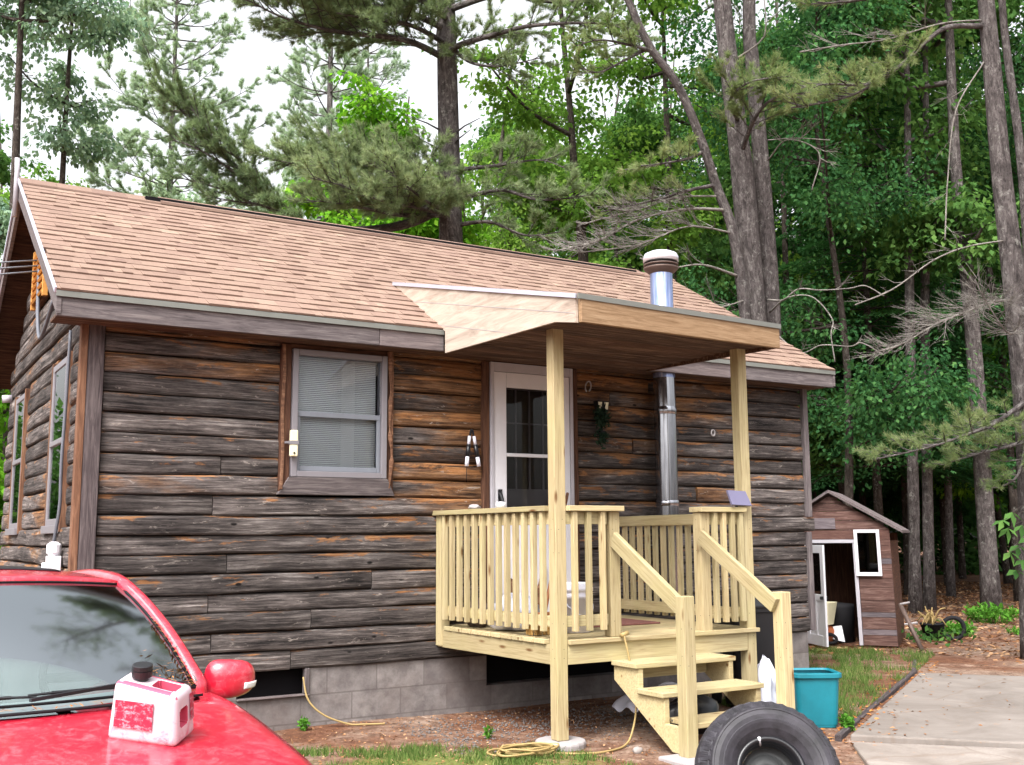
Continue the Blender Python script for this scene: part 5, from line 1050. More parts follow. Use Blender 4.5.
def plant(name, label, cat, base, fn, leafm, barkm, group=None, crown='crown', needle=False):
    t = thing(name, label, cat, tuple(float(q) for q in base), 0, group); W_, L = MB(), Leaves(); W_.dead = []; fn(W_, L)
    W_.build('trunk', barkm, t, smooth=True)
    for q in W_.dead: q.build('dead_limb', MT['deadwood'], t, smooth=True)
    if L.c: L.build(crown, leafm, t, needle=needle)
    return t
def copy_tree(t, loc, rot, sc, label, group=None):
    r = t.copy(); C.objects.link(r); r.location = loc; r.rotation_euler = (0, 0, rot); r.scale = (sc, sc, sc*random.uniform(.92, 1.1)); r['label'] = label
    if group: r['group'] = group
    for ch in t.children:
        c_ = ch.copy(); C.objects.link(c_); c_.parent = r
    return r
def ground_at(u, t):
    p = at(u, 537, t); return np.array((p[0], p[1], gza(p[0], p[1])-.05))
A = lambda *q: [np.array(at(*p)) for p in q]

# ------------------------------------------------------------------ hero pine behind the roof
def hero(W_, L):
    g = ground_at(452, 17); P = [g, at(452, 300, 17), at(451, 240, 17), at(447, 60, 17), at(444, -120, 17), at(440, -420, 17)]
    P = np.array(spline(P, 6)); n = len(P); W_.tube(P, [.235-.15*(i/(n-1))**1.3 for i in range(n)], 12)
    l = lambda *a, **k: pine_limb(W_, L, A(*a), **k)
    l((448, 205, 17), (400, 226, 16.6), (330, 230, 16.2), (286, 216, 16), (256, 182, 15.9), (226, 158, 15.8), (195, 125, 15.7), (150, 76, 15.6), r0=.085, reach=.85, start=.36, gap=.10, up=-.05, tone=.3, sag=.15, per=20)
    l((286, 216, 16), (254, 196, 15.9), (226, 190, 15.8), (170, 175, 15.7), r0=.035, reach=.55, start=.1, gap=.12, up=.15, tone=.2)
    l((262, 190, 15.9), (232, 170, 15.7), (200, 150, 15.5), (172, 140, 15.4), r0=.03, reach=.55, start=.1, gap=.13, up=.1, tone=.22)
    l((450, 212, 17), (415, 205, 16.4), (370, 190, 16), (320, 170, 15.6), (275, 160, 15.4), r0=.06, reach=.85, start=.08, gap=.10, up=.3, tone=.55)
    l((450, 190, 17), (410, 180, 16.5), (365, 160, 16), (320, 158, 15.7), (285, 165, 15.5), r0=.05, reach=.75, start=.1, gap=.11, up=.3, tone=.5)
    l((450, 215, 17), (400, 215, 16.2), (350, 205, 15.6), (305, 200, 15.3), r0=.05, reach=.8, start=.05, gap=.10, up=.25, tone=.55)
    l((451, 215, 17), (425, 200, 15.8), (400, 180, 15), (390, 165, 14.6), r0=.04, reach=.7, start=.1, gap=.11, up=.3, tone=.62)
    l((456, 200, 17), (500, 190, 16.4), (540, 200, 16), (590, 195, 15.8), r0=.045, reach=.7, start=.1, gap=.15, tone=.45)
    l((456, 170, 17), (500, 165, 16.6), (540, 160, 16.4), (565, 168, 16.3), r0=.04, reach=.6, start=.2, gap=.17, tone=.45)
    l((456, 225, 17), (490, 222, 16.6), (525, 235, 16.3), (560, 232, 16.1), r0=.04, reach=.6, start=.1, gap=.15, tone=.45)
    l((449, 60, 17), (405, 40, 16.4), (340, 32, 15.8), (285, 18, 15.4), (240, -4, 15.2), r0=.06, reach=1.0, start=.15, gap=.085, tone=.45, sag=.12, per=20)
    l((449, 30, 17), (400, 10, 16.4), (340, 2, 15.8), (280, -15, 15.4), r0=.06, reach=1.0, start=.1, gap=.09, tone=.4, sag=.12, per=20)
    l((446, 54, 17), (463, 44, 16.5), (504, 32, 16), (538, 25, 15.7), (606, 24, 15.4), (645, 40, 15.2), r0=.055, reach=.62, start=.1, gap=.14, tone=.45)
    l((450, 45, 17), (470, 62, 16.4), (500, 66, 16.1), (540, 58, 15.9), r0=.04, reach=.6, start=.1, gap=.15, tone=.5)
    l((447, 10, 17), (500, -5, 16.3), (560, 2, 15.9), (620, -10, 15.6), r0=.06, reach=.7, start=.1, gap=.15, tone=.4)
    l((450, 215, 17), (420, 208, 16.0), (380, 200, 15.4), (340, 185, 15.0), (310, 178, 14.8), r0=.045, reach=.8, start=.08, gap=.09, up=.3, tone=.6)
    l((450, 180, 17), (420, 165, 16.1), (390, 158, 15.6), (350, 160, 15.3), r0=.04, reach=.6, start=.1, gap=.09, up=.0, tone=.5)
    l((256, 182, 15.9), (240, 160, 15.6), (215, 142, 15.4), (190, 105, 15.3), r0=.025, reach=.55, start=.05, gap=.09, up=.0, tone=.2, sag=.1)
    l((286, 216, 16), (262, 205, 15.7), (240, 202, 15.5), (205, 196, 15.4), r0=.025, reach=.5, start=.05, gap=.09, up=.1, tone=.25)
    l((449, 45, 17), (410, 25, 16.2), (365, 18, 15.7), (310, 8, 15.3), r0=.05, reach=.85, start=.1, gap=.09, tone=.45)
    l((449, 20, 17), (420, 0, 16.0), (370, -15, 15.4), (320, -20, 15.0), (270, -8, 14.8), r0=.05, reach=.85, start=.1, gap=.10, tone=.4)
    for k in range(26):
        z = rng.uniform(10.5, 17.5); o_ = np.array((P[-1][0], P[-1][1], z)); a = k*2.4; ln = rng.uniform(1.6, 3.6); d = np.array((math.cos(a), math.sin(a), .15)); pine_limb(W_, L, [o_, o_+d*ln*.5, o_+d*ln], r0=.05, reach=.8, gap=.3, start=.2, dens=.5, per=8, nw=.01)
    tw = [(405, 115), (470, 130), (480, 118), (418, 138)]
    for (u, v) in tw: W_.tube(A((449, v+20, 17), ((u+449)/2, v+8, 16.8), (u, v, 16.6)), [.02, .012, .005], 5)
plant('white_pine', 'tall pine behind the cabin roof whose long limb sweeps out low to the left', 'pine tree', ground_at(452, 17), hero, MT['needle'], MT['bark'], needle=True)

def twin(W_, L):
    T0 = 15.3
    def tr(pts, r0, r1): 
        P = spline([at(*p) for p in pts], 6); n = len(P); W_.tube(P, [r0+(r1-r0)*i/(n-1) for i in range(n)], 11)
    gb_ = ground_at(757, T0)
    g = lambda u: tuple((u, 537+F*(CAM[2]-gb_[2])/T0, T0))
    tr([g(760), (757, 400, T0), (754, 319, T0), (742, 172, T0), (737, 129, T0), (722, 0, T0), (712, -150, T0), (705, -380, T0)], .215, .09)
    tr([g(768), (769, 400, T0+.25), (771, 319, T0+.25), (765, 220, T0+.3), (760, 150, T0+.3), (752, 60, T0+.3), (749, 0, T0+.3), (752, -300, T0+.3)], .165, .08)
    tr([g(752), (748, 380, T0-.2), (745, 319, T0-.25), (733, 233, T0-.3), (716, 185, T0-.3), (702, 142, T0-.4), (678, 86, T0-.5), (650, 47, T0-.6), (628, 0, T0-.7), (600, -70, T0-.8)], .085, .045)
    l = lambda *a, **k: pine_limb(W_, L, A(*a), **k)
    K = dict(tone=.5)
    l((742, 150, 15.2), (755, 118, 14.7), (775, 98, 14.4), (812, 92, 14.1), r0=.04, reach=.55, gap=.11, start=.15, **K)
    l((738, 120, 15.2), (730, 100, 14.6), (750, 82, 14.2), (790, 76, 13.9), r0=.035, reach=.5, gap=.13, start=.2, **K)
    l((705, 150, 15), (690, 158, 14.7), (665, 163, 14.4), (640, 166, 14.2), r0=.03, reach=.4, gap=.13, start=.1, tone=.65)
    l((716, 185, 15), (690, 190, 14.7), (655, 200, 14.5), (600, 212, 14.4), r0=.03, reach=.42, gap=.16, start=.3, tone=.6, dens=.6)
    l((655, 52, 14.8), (630, 45, 14.5), (600, 40, 14.3), (575, 46, 14.2), r0=.03, reach=.45, gap=.13, start=.05, tone=.55)
    l((650, 47, 14.8), (625, 60, 14.5), (600, 72, 14.4), (580, 68, 14.3), r0=.03, reach=.4, gap=.13, start=.1, tone=.55)
    B = dict(bare=True, twig_r=.007)
    l((727, 210, 15), (686, 211, 14.7), (643, 220, 14.5), (600, 236, 14.3), (560, 250, 14.2), r0=.045, reach=.55, gap=.07, start=.2, **B)
    l((722, 196, 15), (680, 198, 14.8), (640, 205, 14.6), (590, 222, 14.5), r0=.03, reach=.5, gap=.07, start=.2, **B)
    l((733, 233, 15), (690, 232, 14.6), (640, 246, 14.4), (585, 252, 14.3), r0=.03, reach=.5, gap=.08, start=.15, **B)
    l((738, 276, 15), (699, 265, 14.6), (673, 265, 14.4), (640, 258, 14.3), r0=.04, reach=.35, gap=.22, start=.4, **B)
    l((745, 300, 15), (720, 308, 14.7), (690, 292, 14.4), r0=.02, reach=.4, gap=.3, start=.2, **B)
    l((768, 300, 15.3), (783, 296, 14.5), (805, 290, 14.1), (819, 291, 14), (850, 289, 13.8), (866, 284, 13.7), (884, 296, 13.6), r0=.035, reach=.25, gap=.7, start=.5, **B)
    l((770, 312, 15.3), (790, 300, 14.3), (811, 297, 14.0), (828, 317, 13.8), (832, 340, 13.7), (835, 362, 13.6), r0=.028, reach=.2, gap=.6, start=.5, **B)
    l((772, 330, 15.3), (799, 348, 14.2), (820, 345, 13.9), (843, 344, 13.7), (866, 347, 13.6), (884, 355, 13.5), r0=.025, reach=.2, gap=.8, start=.5, **B)
    l((768, 160, 15.4), (790, 140, 14.8), (815, 150, 14.5), (812, 190, 14.4), r0=.02, reach=.4, gap=.3, start=.3, **B)
    l((768, 140, 15.4), (795, 135, 14.8), (830, 140, 14.5), r0=.018, reach=.3, gap=.3, start=.3, **B)
    l((735, 60, 15.3), (760, 40, 15), (768, 20, 14.8), (762, -20, 14.7), r0=.03, reach=.5, gap=.3, start=.3, **B)
    for k in range(20):
        z = rng.uniform(9.5, 13.5); o_ = np.array((gb_[0], gb_[1], z)); a = k*2.4+1; ln = rng.uniform(1.2, 3); d = np.array((math.cos(a), math.sin(a), .15)); pine_limb(W_, L, [o_, o_+d*ln*.5, o_+d*ln], r0=.04, reach=.7, gap=.3, start=.2, dens=.5, per=8, nw=.01)
plant('white_pine', 'big twin stemmed pine with a third leaning stem rising just right of the chimney', 'pine tree', ground_at(757, 15.3), twin, MT['needle2'], MT['bark'], needle=True)

def right_pine(W_, L):
    def tr(pts, r0, r1): 
        P = spline([at(*p) for p in pts], 6); n = len(P); W_.tube(P, [r0+(r1-r0)*i/(n-1) for i in range(n)], 11)
    gb_ = ground_at(1034, 12); g = (1034, 537+F*(CAM[2]-gb_[2])/12, 12)
    tr([g, (1029, 450, 12), (1017, 310, 12), (1009, 240, 12), (1001, 169, 12), (993, 78, 12), (986, 0, 12), (975, -120, 12), (960, -330, 12)], .145, .07)
    tr([(1032, 430, 12.1), (1028, 260, 12.4), (1020, 150, 12.5), (1008, 60, 12.6), (1002, 0, 12.6), (998, -120, 12.6)], .06, .035)
    l = lambda *a, **k: pine_limb(W_, L, A(*a), **{**dict(nl=.078, nw=.0045, per=20), **k})
    l((984, 26, 12), (949, 27, 11.7), (929, 39, 11.5), (898, 67, 11.3), (850, 96, 11.1), (790, 108, 11.0), r0=.034, reach=.42, gap=.075, start=.42, tone=.62, full=True)
    l((898, 67, 11.3), (870, 84, 11.1), (830, 84, 11), (800, 88, 10.9), r0=.025, reach=.35, gap=.10, start=.1, tone=.6)
    l((984, 20, 12), (940, 30, 11.7), (890, 38, 11.5), (840, 45, 11.4), (800, 52, 11.3), r0=.02, reach=.4, gap=.2, start=.3, bare=True, twig_r=.005)
    l((980, -20, 12), (920, -10, 11.6), (860, 0, 11.4), (810, 4, 11.3), r0=.04, reach=.4, gap=.12, start=.4, tone=.55)
    l((1014, 300, 12), (999, 305, 11.5), (968, 314, 11.3), (937, 330, 11.1), (905, 346, 11), (875, 352, 10.9), r0=.03, reach=.42, gap=.03, start=.12, bare=True, twig_r=.0035, up=.05)
    l((1018, 330, 12), (1000, 330, 11.4), (985, 300, 11.2), (975, 280, 11.1), r0=.02, reach=.35, gap=.05, start=.1, bare=True, twig_r=.004)
    l((1028, 400, 12), (993, 424, 11.4), (968, 434, 11.2), (930, 447, 11), (872, 460, 10.8), r0=.03, reach=.40, gap=.085, start=.2, tone=.5)
    l((1030, 440, 12), (1010, 446, 11.6), (985, 452, 11.4), (950, 462, 11.2), r0=.03, reach=.35, gap=.10, start=.1, tone=.42)
    l((1030, 420, 12), (1020, 470, 11.5), (1005, 485, 11.3), (990, 488, 11.2), r0=.03, reach=.35, gap=.12, start=.1, tone=.4)
    for k in range(12):
        z = rng.uniform(8.5, 11.5); o_ = np.array(at(970, -200, 12)); o_[2] = z; a = k*2.4+1; ln = rng.uniform(1.2, 2.6); d = np.array((math.cos(a), math.sin(a), .15)); pine_limb(W_, L, [o_, o_+d*ln*.5, o_+d*ln], r0=.04, reach=.7, gap=.3, start=.2, dens=.5, per=8, nw=.01)
    l((985, 60, 12), (960, 110, 11.7), (948, 180, 11.6), (945, 240, 11.5), r0=.015, reach=.35, gap=.3, start=.2, bare=True, twig_r=.004)
    l((1008, 240, 12), (970, 250, 11.6), (930, 262, 11.4), (890, 290, 11.3), (855, 305, 11.2), r0=.016, reach=.3, gap=.25, start=.3, bare=True, twig_r=.004)
plant('white_pine', 'grey pine leaning at the right edge with dead twiggy boughs', 'pine tree', ground_at(1034, 12), right_pine, MT['needle2'], MT['bark'], needle=True)

# ------------------------------------------------------------------ other single trees
def bc(name, label, u, t, leafm, barkm, group=None, crown='crown', **k):
    g = ground_at(u, t); trunk = k.pop('tp', None)
    if trunk: k['trunk'] = [g]+[np.array(at(*p)) for p in trunk]
    return plant(name, label, 'tree', g, lambda W_, L: broad_crown(W_, L, g, **k), leafm, barkm, group, crown)
bc('maple_tree', 'bright yellow green maple just left of the big pine trunk behind the roof', 406, 20.5, MT['maple'], MT['barkd'], H=10.3, z0=5.6, Rc=2.2, ncl=270, per=56, leaf=.13, r0=.10, tone=.6)  # yellow green is the maple's own leaf colour
bc('maple_tree', 'green maple with dark slender trunk between the two big pines', 580, 20, MT['leafg'], MT['barkd'], tp=[(583, 330, 20), (583, 255, 20), (575, 180, 20), (570, 110, 20), (560, 0, 20), (555, -80, 20)], H=13, z0=4.4, Rc=2.7, ncl=230, per=50, leaf=.12, r0=.13)
bc('maple_tree', 'maple with bright leaves filling the gap behind the leaning chimney trunk', 520, 24, MT['leafg'], MT['barkd'], H=13.5, z0=5, Rc=2.6, ncl=200, per=46, leaf=.13, r0=.13, tone=.6)
bc('maple_tree', 'thin leaning maple trunk seen directly above the chimney cap', 672, 21, MT['leafg'], MT['barkd'], tp=[(673, 330, 21), (671, 246, 21), (667, 130, 21), (664, 43, 21), (660, -60, 21)], H=14, z0=6.5, Rc=2.4, ncl=130, per=46, leaf=.12, r0=.12)
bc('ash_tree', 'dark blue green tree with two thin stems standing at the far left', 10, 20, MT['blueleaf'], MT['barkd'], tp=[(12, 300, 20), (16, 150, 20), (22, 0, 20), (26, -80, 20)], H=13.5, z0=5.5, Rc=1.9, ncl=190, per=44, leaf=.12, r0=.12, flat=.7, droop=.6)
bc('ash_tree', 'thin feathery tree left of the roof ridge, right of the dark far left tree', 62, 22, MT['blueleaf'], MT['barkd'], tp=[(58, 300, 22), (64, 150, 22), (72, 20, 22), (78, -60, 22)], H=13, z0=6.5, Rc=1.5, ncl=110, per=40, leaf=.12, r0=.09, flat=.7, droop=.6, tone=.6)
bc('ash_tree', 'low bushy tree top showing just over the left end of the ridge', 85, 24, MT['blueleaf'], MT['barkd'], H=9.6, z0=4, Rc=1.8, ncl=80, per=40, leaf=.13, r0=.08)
bc('maple_tree', 'bright green bush of a tree seen low past the gable wall at the left edge', -22, 19, MT['maple'], MT['barkd'], H=7.0, z0=.5, Rc=1.8, ncl=170, per=46, leaf=.13, r0=.07)
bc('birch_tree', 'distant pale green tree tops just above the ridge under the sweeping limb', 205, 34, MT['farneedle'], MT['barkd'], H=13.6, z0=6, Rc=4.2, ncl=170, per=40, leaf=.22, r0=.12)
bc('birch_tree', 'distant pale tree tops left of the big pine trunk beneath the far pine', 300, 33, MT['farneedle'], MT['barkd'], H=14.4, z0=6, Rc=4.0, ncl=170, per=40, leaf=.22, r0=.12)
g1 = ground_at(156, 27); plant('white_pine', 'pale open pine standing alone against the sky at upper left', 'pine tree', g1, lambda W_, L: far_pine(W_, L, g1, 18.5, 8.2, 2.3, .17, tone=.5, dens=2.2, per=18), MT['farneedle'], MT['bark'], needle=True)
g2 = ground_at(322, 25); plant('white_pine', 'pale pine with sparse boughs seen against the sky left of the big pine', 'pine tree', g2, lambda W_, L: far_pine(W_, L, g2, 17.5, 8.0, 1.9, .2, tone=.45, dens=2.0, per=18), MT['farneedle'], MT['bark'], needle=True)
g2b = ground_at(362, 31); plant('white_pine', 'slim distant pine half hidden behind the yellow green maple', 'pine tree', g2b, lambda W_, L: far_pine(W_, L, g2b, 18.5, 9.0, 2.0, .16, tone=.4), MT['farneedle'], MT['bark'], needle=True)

# trunks at the wood's edge on the right, each a thing with its own crown
def edge_trunk(label, us, t, r0, H=15, z0=6.5, leafm=None):
    g = ground_at(us[0], t)
    return bc('woodland_tree', label, us[0], t, leafm or MT['leafd'], MT['bark'], tp=[(us[1], 336, t), (us[2], 170, t), (us[3], 0, t), (us[3]-8, -120, t)], H=H, z0=z0, Rc=2.6, ncl=150, per=46, leaf=.13, r0=r0)
edge_trunk('pale barked straight trunk with a light patch rising from the ferns', (987, 973, 956, 948), 19, .165)
edge_trunk('dull brown trunk directly right of the shed roof', (911, 910, 908, 905), 19.5, .11)
edge_trunk('darker trunk standing close to the right of the one beside the shed', (925, 925, 926, 924), 20, .105)
edge_trunk('thin dark trunk half way between the shed trunks and the ferns', (947, 944, 940, 938), 24, .09)
bc('maple_tree', 'bright yellow green maple glimpsed low between the trunks on the right', 992, 26, MT['maple'], MT['barkd'], H=9.5, z0=3.4, Rc=2.4, ncl=200, per=50, leaf=.13, r0=.08)  # sunlight on this crown is put into its bright leaf colour
bc('maple_tree', 'bright leafy maple between the twin pine and the leaning right pine', 850, 23, MT['leafg'], MT['barkd'], H=12.5, z0=6.2, Rc=2.6, ncl=190, per=48, leaf=.13, r0=.1, tone=.6)
# shade trees: a few kinds, then copies
kinds = []
def kind(fn, leafm, barkm, name, cat, label, u, t, needle=False):
    g = ground_at(u, t); x = plant(name, label, cat, g, lambda W_, L: fn(W_, L, g), leafm, barkm, None, needle=needle); kinds.append(x); return x
G_ = 'hemlocks in the shaded wood'; H_ = 'leafy trees in the shaded wood'
k1 = kind(lambda W_, L, g: broad_crown(W_, L, g, 12, 2.6, 3.1, 520, 50, .088, r0=.08, flat=1.15, droop=.3, limbs=16), MT['hem'], MT['barkd'], 'beech_tree', 'tree', 'leafy beech with flat layered sprays behind the right end of the cabin', 842, 17.5)
k2 = kind(lambda W_, L, g: hemlock(W_, L, g, 14, 2.8, 3.2, .10, step=.38, tone=.42), MT['hem'], MT['barkd'], 'hemlock_tree', 'hemlock tree', 'tall hemlock with layered boughs above the shed roof', 880, 21.5)
k3 = kind(lambda W_, L, g: broad_crown(W_, L, g, 15, 4.2, 3.3, 330, 50, .14, r0=.095), MT['leafd'], MT['barkd'], 'woodland_tree', 'tree', 'dense dark green leafy tree behind the twin pine', 800, 22)
k4 = kind(lambda W_, L, g: broad_crown(W_, L, g, 13, 3.2, 3.0, 280, 48, .14, r0=.085, tone=.62), MT['leafg'], MT['barkd'], 'woodland_tree', 'tree', 'mid green leafy tree deeper in the wood above the shed', 905, 27)
for i, (kk_, u, t, sc, lab) in enumerate([
    (k1, 905, 25, 1.15, 'flat layered leafy tree behind the two trunks beside the shed'), (k2, 945, 29, 1.1, None), (k2, 985, 31, 1.05, None), (k2, 1050, 27, 1.0, None), (k1, 1010, 34, 1.2, None), (k1, 1075, 22, 1.1, None),
    (k2, 815, 30, 1.1, None), (k1, 770, 27, 1.2, None), (k2, 720, 30, 1.1, None), (k1, 650, 33, 1.2, None), (k2, 880, 36, 1.1, None), (k1, 850, 24, 1.0, None), (k2, 925, 33, .9, None), (k1, 1005, 30, 1.2, None)]):
    copy_tree(kk_, tuple(ground_at(u, t)), rng.uniform(0, 6.3), sc, lab or ('dark hemlock among the shaded trees of the wood' if kk_ is k2 else 'leafy woodland tree standing in the shade among many others'), None if lab else (G_ if kk_ is k2 else H_))
for i, (kk_, u, t, sc) in enumerate([(k3, 760, 26, 1.05), (k4, 690, 27, 1.1), (k3, 640, 28, 1.0), (k4, 740, 33, 1.2), (k3, 865, 31, 1.15), (k4, 960, 34, 1.2), (k3, 1015, 22.5, 1.0), (k4, 1040, 33, 1.25), (k3, 930, 40, 1.3), (k4, 1000, 42, 1.3), (k3, 820, 41, 1.3), (k4, 560, 30, 1.15), (k3, 505, 33, 1.1), (k4, 455, 35, 1.05), (k3, 610, 38, 1.25), (k4, 1090, 38, 1.3), (k3, 1085, 28, 1.1), (k3, 545, 41, 1.2), (k4, 700, 43, 1.3), (k3, -60, 24, 1.0), (k4, -30, 31, 1.1)]):
    copy_tree(kk_, tuple(ground_at(u, t)), rng.uniform(0, 6.3), sc, 'leafy woodland tree standing in the shade among many others', H_)
# far woods closing the view
L = Leaves()
for u in np.linspace(400, 1250, 150):
    t = rng.uniform(46, 62); g = at(u+rng.normal(0, 6), 537, t); hgt = rng.uniform(10, 19)*(.75 if u < 520 else 1)
    for q in range(26):
        c_ = np.array((g[0]+rng.normal(0, 1.6), g[1]+rng.normal(0, 1.6), gza(g[0], g[1])+rng.uniform(.1, 1)**.8*hgt)); k = 22; off = rand_unit(k)*rng.uniform(.4, 1.3); off[:, 2] *= .55
        L.add(c_+off, off+rand_unit(k)*.3, np.array((0, 0, 1.))+rand_unit(k)*.7, rng.uniform(.35, .6, k), .3, .35+rng.normal(0, .15)+rng.normal(0, .1, k))
for u in np.linspace(560, 1250, 110):
    t = rng.uniform(37, 45); g = at(u+rng.normal(0, 6), 537, t)
    for q in range(11):
        c_ = np.array((g[0]+rng.normal(0, 1.2), g[1]+rng.normal(0, 1.2), gza(g[0], g[1])+rng.uniform(.05, 1)*3.6)); k = 20; off = rand_unit(k)*rng.uniform(.3, .9); off[:, 2] *= .6
        L.add(c_+off, off+rand_unit(k)*.3, np.array((0, 0, 1.))+rand_unit(k)*.7, rng.uniform(.22, .4, k), .2, .2+rng.normal(0, .12)+rng.normal(0, .1, k))
for u in np.linspace(-1100, 420, 130):
    t = rng.uniform(44, 58); g = at(u+rng.normal(0, 6), 537, t); hgt = rng.uniform(6, 10)
    for q in range(14):
        c_ = np.array((g[0]+rng.normal(0, 1.8), g[1]+rng.normal(0, 1.8), gza(g[0], g[1])+rng.uniform(.02, 1)*hgt)); k = 22; off = rand_unit(k)*rng.uniform(.5, 1.5); off[:, 2] *= .55
        L.add(c_+off, off+rand_unit(k)*.3, np.array((0, 0, 1.))+rand_unit(k)*.7, rng.uniform(.4, .7, k), .34, .35+rng.normal(0, .15)+rng.normal(0, .1, k))
o = L.build('distant_woods', MT['leafd']); tag(o, 'mass of dark distant woodland closing the view behind the trees', 'woods', kind='stuff')

# ------------------------------------------------------------------ low plants and litter
def blades(name, label, area, n, h, wd, mat, cat='grass', kind='stuff'):
    L = Leaves(); pts = []
    while sum(len(p) for p in pts) < n: pts.append(area(4000))
    p = np.concatenate(pts)[:n]; z = gz(p[:, 0], p[:, 1]); d = rand_unit(n)*.55; d[:, 2] = 1
    L.add(np.column_stack([p, z-.005]), d, rand_unit(n), h*rng.uniform(.4, 1.3, n), wd, .5+rng.normal(0, .25, n)); o = L.build(name, mat, needle=True); return tag(o, label, cat, kind=kind)
def clumpy(x0, x1, y0, y1, thr, fr=2.2, fn=None):
    def f(n):
        p = np.column_stack([rng.uniform(x0, x1, n), rng.uniform(y0, y1, n)]); s_ = np.sin(p[:, 0]*fr*1.7+1)*np.sin(p[:, 1]*fr*2.1+.5)+.6*np.sin(p[:, 0]*fr*4.1)*np.sin(p[:, 1]*fr*3.7+2)+.5*np.sin(p[:, 0]*fr*9)*np.sin(p[:, 1]*fr*8+2); k = s_+rng.normal(0, .3, n) > thr
        if fn: k &= fn(p)
        return p[k]
    return f
edge = lambda p: (p[:, 1]-(-.36)) > (p[:, 0]-8.05)*.604-.02
blades('grass', 'short patchy grass and weeds on the dirt between the car and the porch', clumpy(.7, 2.9, -3.4, -.55, .15, 3.1, lambda p: p[:, 1] < -.62-.45*(p[:, 0]-1.0)), 17000, .05, .008, MT['grass'])
blades('grass', 'strip of longer grass between the porch tub, the shed and the concrete drive', clumpy(5.0, 9.6, -2.0, 2.2, .12, 2.9, lambda p: edge(p) & (p[:, 1] < 2.4-.9*(p[:, 0]-8.2)) & (p[:, 1] < .3+.55*(p[:, 0]-5)) & ~((p[:, 0] > 4.6) & (p[:, 0] < 5.3) & (p[:, 1] < -1.6))), 12000, .085, .0075, MT['grass'])
blades('grass', 'sparse grass in the foreground dirt below the porch post', clumpy(2.0, 4.2, -4.2, -2.3, .75, 2.6), 2200, .045, .006, MT['grass'])
def weed(name, label, c_, n, r_, h, lf, mat, cat='plant'):
    L = Leaves(); W_ = MB(); t = thing(name, label, cat, (c_[0], c_[1], gza(c_[0], c_[1])))
    for i in range(n):
        a, rr = rng.uniform(0, 6.3), r_*math.sqrt(rng.random()); b0 = np.array((c_[0]+rr*math.cos(a)*.5, c_[1]+rr*math.sin(a)*.5, gza(c_[0], c_[1])-.01)); tip = b0+np.array((math.cos(a)*rr*.7, math.sin(a)*rr*.7, h*rng.uniform(.5, 1.1))); W_.tube([b0, (b0+tip)/2+np.array((0, 0, .08*h)), tip], [.004, .003, .0015], 3, False)
        k = 12; u = rng.uniform(.35, 1, k)[:, None]; L.add(b0+(tip-b0)*u, rand_unit(k)*.8+unit(tip-b0)*.4, np.array((0, 0, 1.))+rand_unit(k)*.5, lf*rng.uniform(.6, 1.2, k), lf*.5, .5+rng.normal(0, .2, k))
    W_.build('stems', mat, t); L.build('leaves', mat, t); return t
p = at(996, 628, 17); weed('fern_clump', 'bright green fern clump at the foot of the pale barked trunk', p, 55, .38, .27, .085, MT['fern'])
p = at(1020, 640, 15); weed('fern_clump', 'small green weeds at the right edge in front of the ferns', p, 14, .2, .13, .05, MT['fern'])
p = at(622, 660, 11); weed('weed', 'small leafy weed at the foot of the teal tub', (5.0, -2.22), 10, .07, .12, .05, MT['fern'])
weed('weed', 'small green weed under the left porch corner by the coil of cord', (2.62, -1.05), 5, .04, .10, .035, MT['fern'])
weed('weed', 'leafy weed growing against the block foundation below the left opening', (1.62, -.10), 7, .04, .10, .04, MT['fern'])
p = at(965, 640, 15); weed('weed', 'low weeds on the brown litter between the cart and the ferns', p, 26, .3, .2, .09, MT['fern'])
# sapling with big leaves at the right edge
g = ground_at(1042, 8.2); t = thing('maple_sapling', 'maple sapling with large drooping leaves entering at the right edge', 'sapling', tuple(g)); W_ = MB(); L = Leaves()
W_.tube(spline([g, at(1040, 600, 8.2), at(1034, 540, 8.2), at(1030, 470, 8.2)], 5), [.012]*10+[.006]*6, 6)
for (u, v) in ((1012, 512), (1022, 525), (1008, 528), (1018, 545), (1010, 552), (1024, 560), (1030, 505), (1016, 570), (1028, 538), (1003, 520), (1036, 520), (1040, 555)):
    c_ = np.array(at(u, v, 8.2+rng.normal(0, .15))); W_.tube([at(1036, v-14, 8.2), c_], [.004, .002], 4, False)
    d0 = unit(np.array((-.5, -.3, -.75))+rand_unit(1)[0]*.3)
    for q in (-.9, 0, .9): sdv = unit(np.cross(d0, (0, 0, 1)))*q; L.add(c_[None], (d0+sdv)[None], np.array([[.2, -.5, .8]])+rand_unit(1)*.2, .13 if q == 0 else .10, .05, .5+rng.normal(0, .2))
W_.build('stem', MT['barkd'], t, smooth=True); L.build('leaves', MT['leafd'], t)
# barrow of dead flowers beside the shed
cpos = at(932, 632, 14.2); cz = gza(cpos[0], cpos[1]); t = thing('planter_heap', 'dark pot of dead yellow stalks on the ground right of the shed', 'planter', (float(cpos[0]), float(cpos[1]), cz)); b = MB(); b.lathe([(.001, .0), (.10, .0), (.14, .2), (.15, .2), (.15, .22), (.12, .22), (.09, .1)], (cpos[0], cpos[1], cz), 18); b.build('pot', MT['blackm'], t, smooth=True)
b = MB()
for i in range(26):
    a = random.uniform(0, 6.3); r_ = random.uniform(.03, .2); b.tube(spline([(cpos[0], cpos[1], cz+.18), (cpos[0]+r_*.5*math.cos(a), cpos[1]+r_*.5*math.sin(a), cz+.28+random.uniform(0, .1)), (cpos[0]+r_*math.cos(a), cpos[1]+r_*math.sin(a), cz+.22+random.uniform(-.05, .22))], 3), .008, 4)
b.build('dead_stalks', MT['cord'], t, smooth=True)
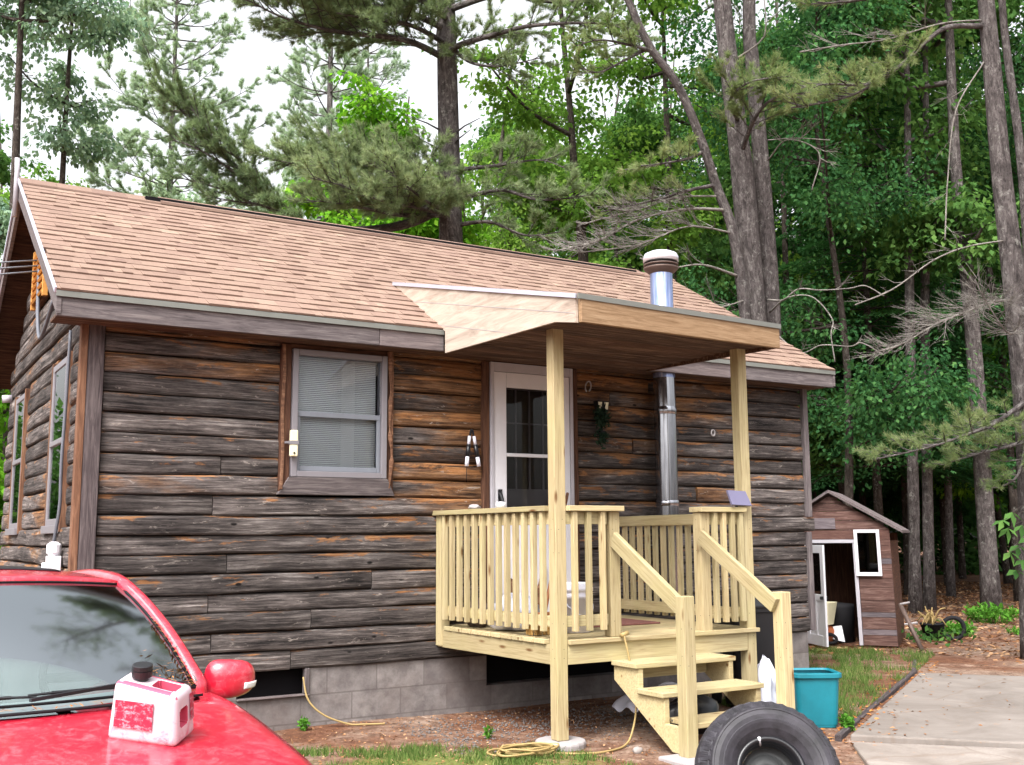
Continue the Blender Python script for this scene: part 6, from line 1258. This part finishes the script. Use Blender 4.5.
b = MB(); b.tube([cpos+np.array((.25+.14*math.cos(a)*.8, -.35*.4+.14*math.cos(a)*-.6, .15+.14*math.sin(a))) for a in np.linspace(0, 6.28, 20)], .03, 7, False); b.v = [(x, y, z-cpos[2]+cz) for x, y, z in b.v]; tag(b.build('mower_tyre', MT['blackm'], smooth=True), 'small black tyre lying beside the pot of dead stalks', 'tyre')
L = Leaves(); p = at(928, 640, 14); k = 110; L.add(np.column_stack([p[0]+rng.normal(0, .22, k), p[1]+rng.normal(0, .25, k), np.full(k, cz)+rng.uniform(0, .15, k)]), rand_unit(k)+np.array((0, 0, .5)), rand_unit(k), .085*rng.uniform(.6, 1.2, k), .06, .4+rng.normal(0, .2, k)); tag(L.build('ground_cover', MT['leafd']), 'green ground cover around the pot beside the shed', 'ground cover', kind='stuff')
# leaf litter and gravel
def litter(name, label, n, box, size, mat, cat, keep=None):
    L = Leaves(); p = np.column_stack([rng.uniform(box[0], box[1], n*2), rng.uniform(box[2], box[3], n*2)])
    if keep is not None: p = p[keep(p)]
    p = p[:n]; n = len(p); d = rand_unit(n); d[:, 2] *= .25; L.add(np.column_stack([p, gz(p[:, 0], p[:, 1])+.006]), d, np.array((0, 0, 1.))+rand_unit(n)*.5, size*rng.uniform(.5, 1.3, n), size*.6*rng.uniform(.5, 1, n), .5+rng.normal(0, .28, n)); return tag(L.build(name, mat), label, cat, kind='stuff')
litter('leaf_litter', 'dead brown leaves covering the ground at the edge of the wood', 26000, (8.5, 26, -2, 16), .09, MT['litter'], 'leaf litter', lambda p: (p[:, 1] > (p[:, 0]-8.3)*.2-1.2) & ~((p[:, 0] < 9.6) & (p[:, 1] < 1.0)) & ((p[:, 1] > .4) | (p[:, 0] > 9)))
litter('leaf_litter', 'bits of dead leaf and bark scattered over the dirt in front of the porch', 5000, (.8, 5, -4.6, .0), .028, MT['litter'], 'leaf litter')
litter('leaf_litter', 'brown leaves and needles gathered along the edge of the concrete drive', 1500, (4.6, 9, -2.8, .4), .05, MT['orangelitter'], 'leaf litter', lambda p: np.abs((p[:, 1]+.42)-(p[:, 0]-8.02)*.604) < .10+.25*rng.random(len(p))**3)
L = Leaves(); n_ = 420; p = np.column_stack([rng.uniform(4.8, 11, n_*4), rng.uniform(-4.8, -.5, n_*4)]); p = p[((p[:, 1]+.47) < (p[:, 0]-8.0)*.608-.03) & (p[:, 1] > -3.2-.9*(p[:, 0]-5.5)) & (rng.random(n_*4) < np.exp(-3.2*np.abs((p[:, 1]+.47)-(p[:, 0]-8.0)*.608))+.10)][:n_]; k = len(p); L.add(np.column_stack([p, np.full(k, -.031)]), rand_unit(k)*np.array((1, 1, .15)), np.array((0, 0, 1.))+rand_unit(k)*.4, .05*rng.uniform(.4, 1.3, k), .022, .5+rng.normal(0, .28, k)); tag(L.build('drifted_litter', MT['litter']), 'dry leaves and needles drifted over the pale concrete slab', 'leaf litter', kind='stuff')
b = MB()
for i in range(1400):
    x, y = random.uniform(2.2, 4.6), random.gauss(-.85, .36)
    if y > -.02: continue
    s_ = random.uniform(.005, .014); V = [Vector(q)*s_*random.uniform(.7, 1.2)+Vector((x, y, gza(x, y)+s_*.4)) for q in ((1,0,0),(-1,0,0),(0,1,0),(0,-1,0),(0,0,.7),(0,0,-.7))]
    b.add(V, [(0,2,4),(2,1,4),(1,3,4),(3,0,4),(2,0,5),(1,2,5),(3,1,5),(0,3,5)])
tag(b.build('gravel', MT['gravelgrey']), 'loose grey gravel on the ground under the porch deck', 'gravel', kind='stuff')
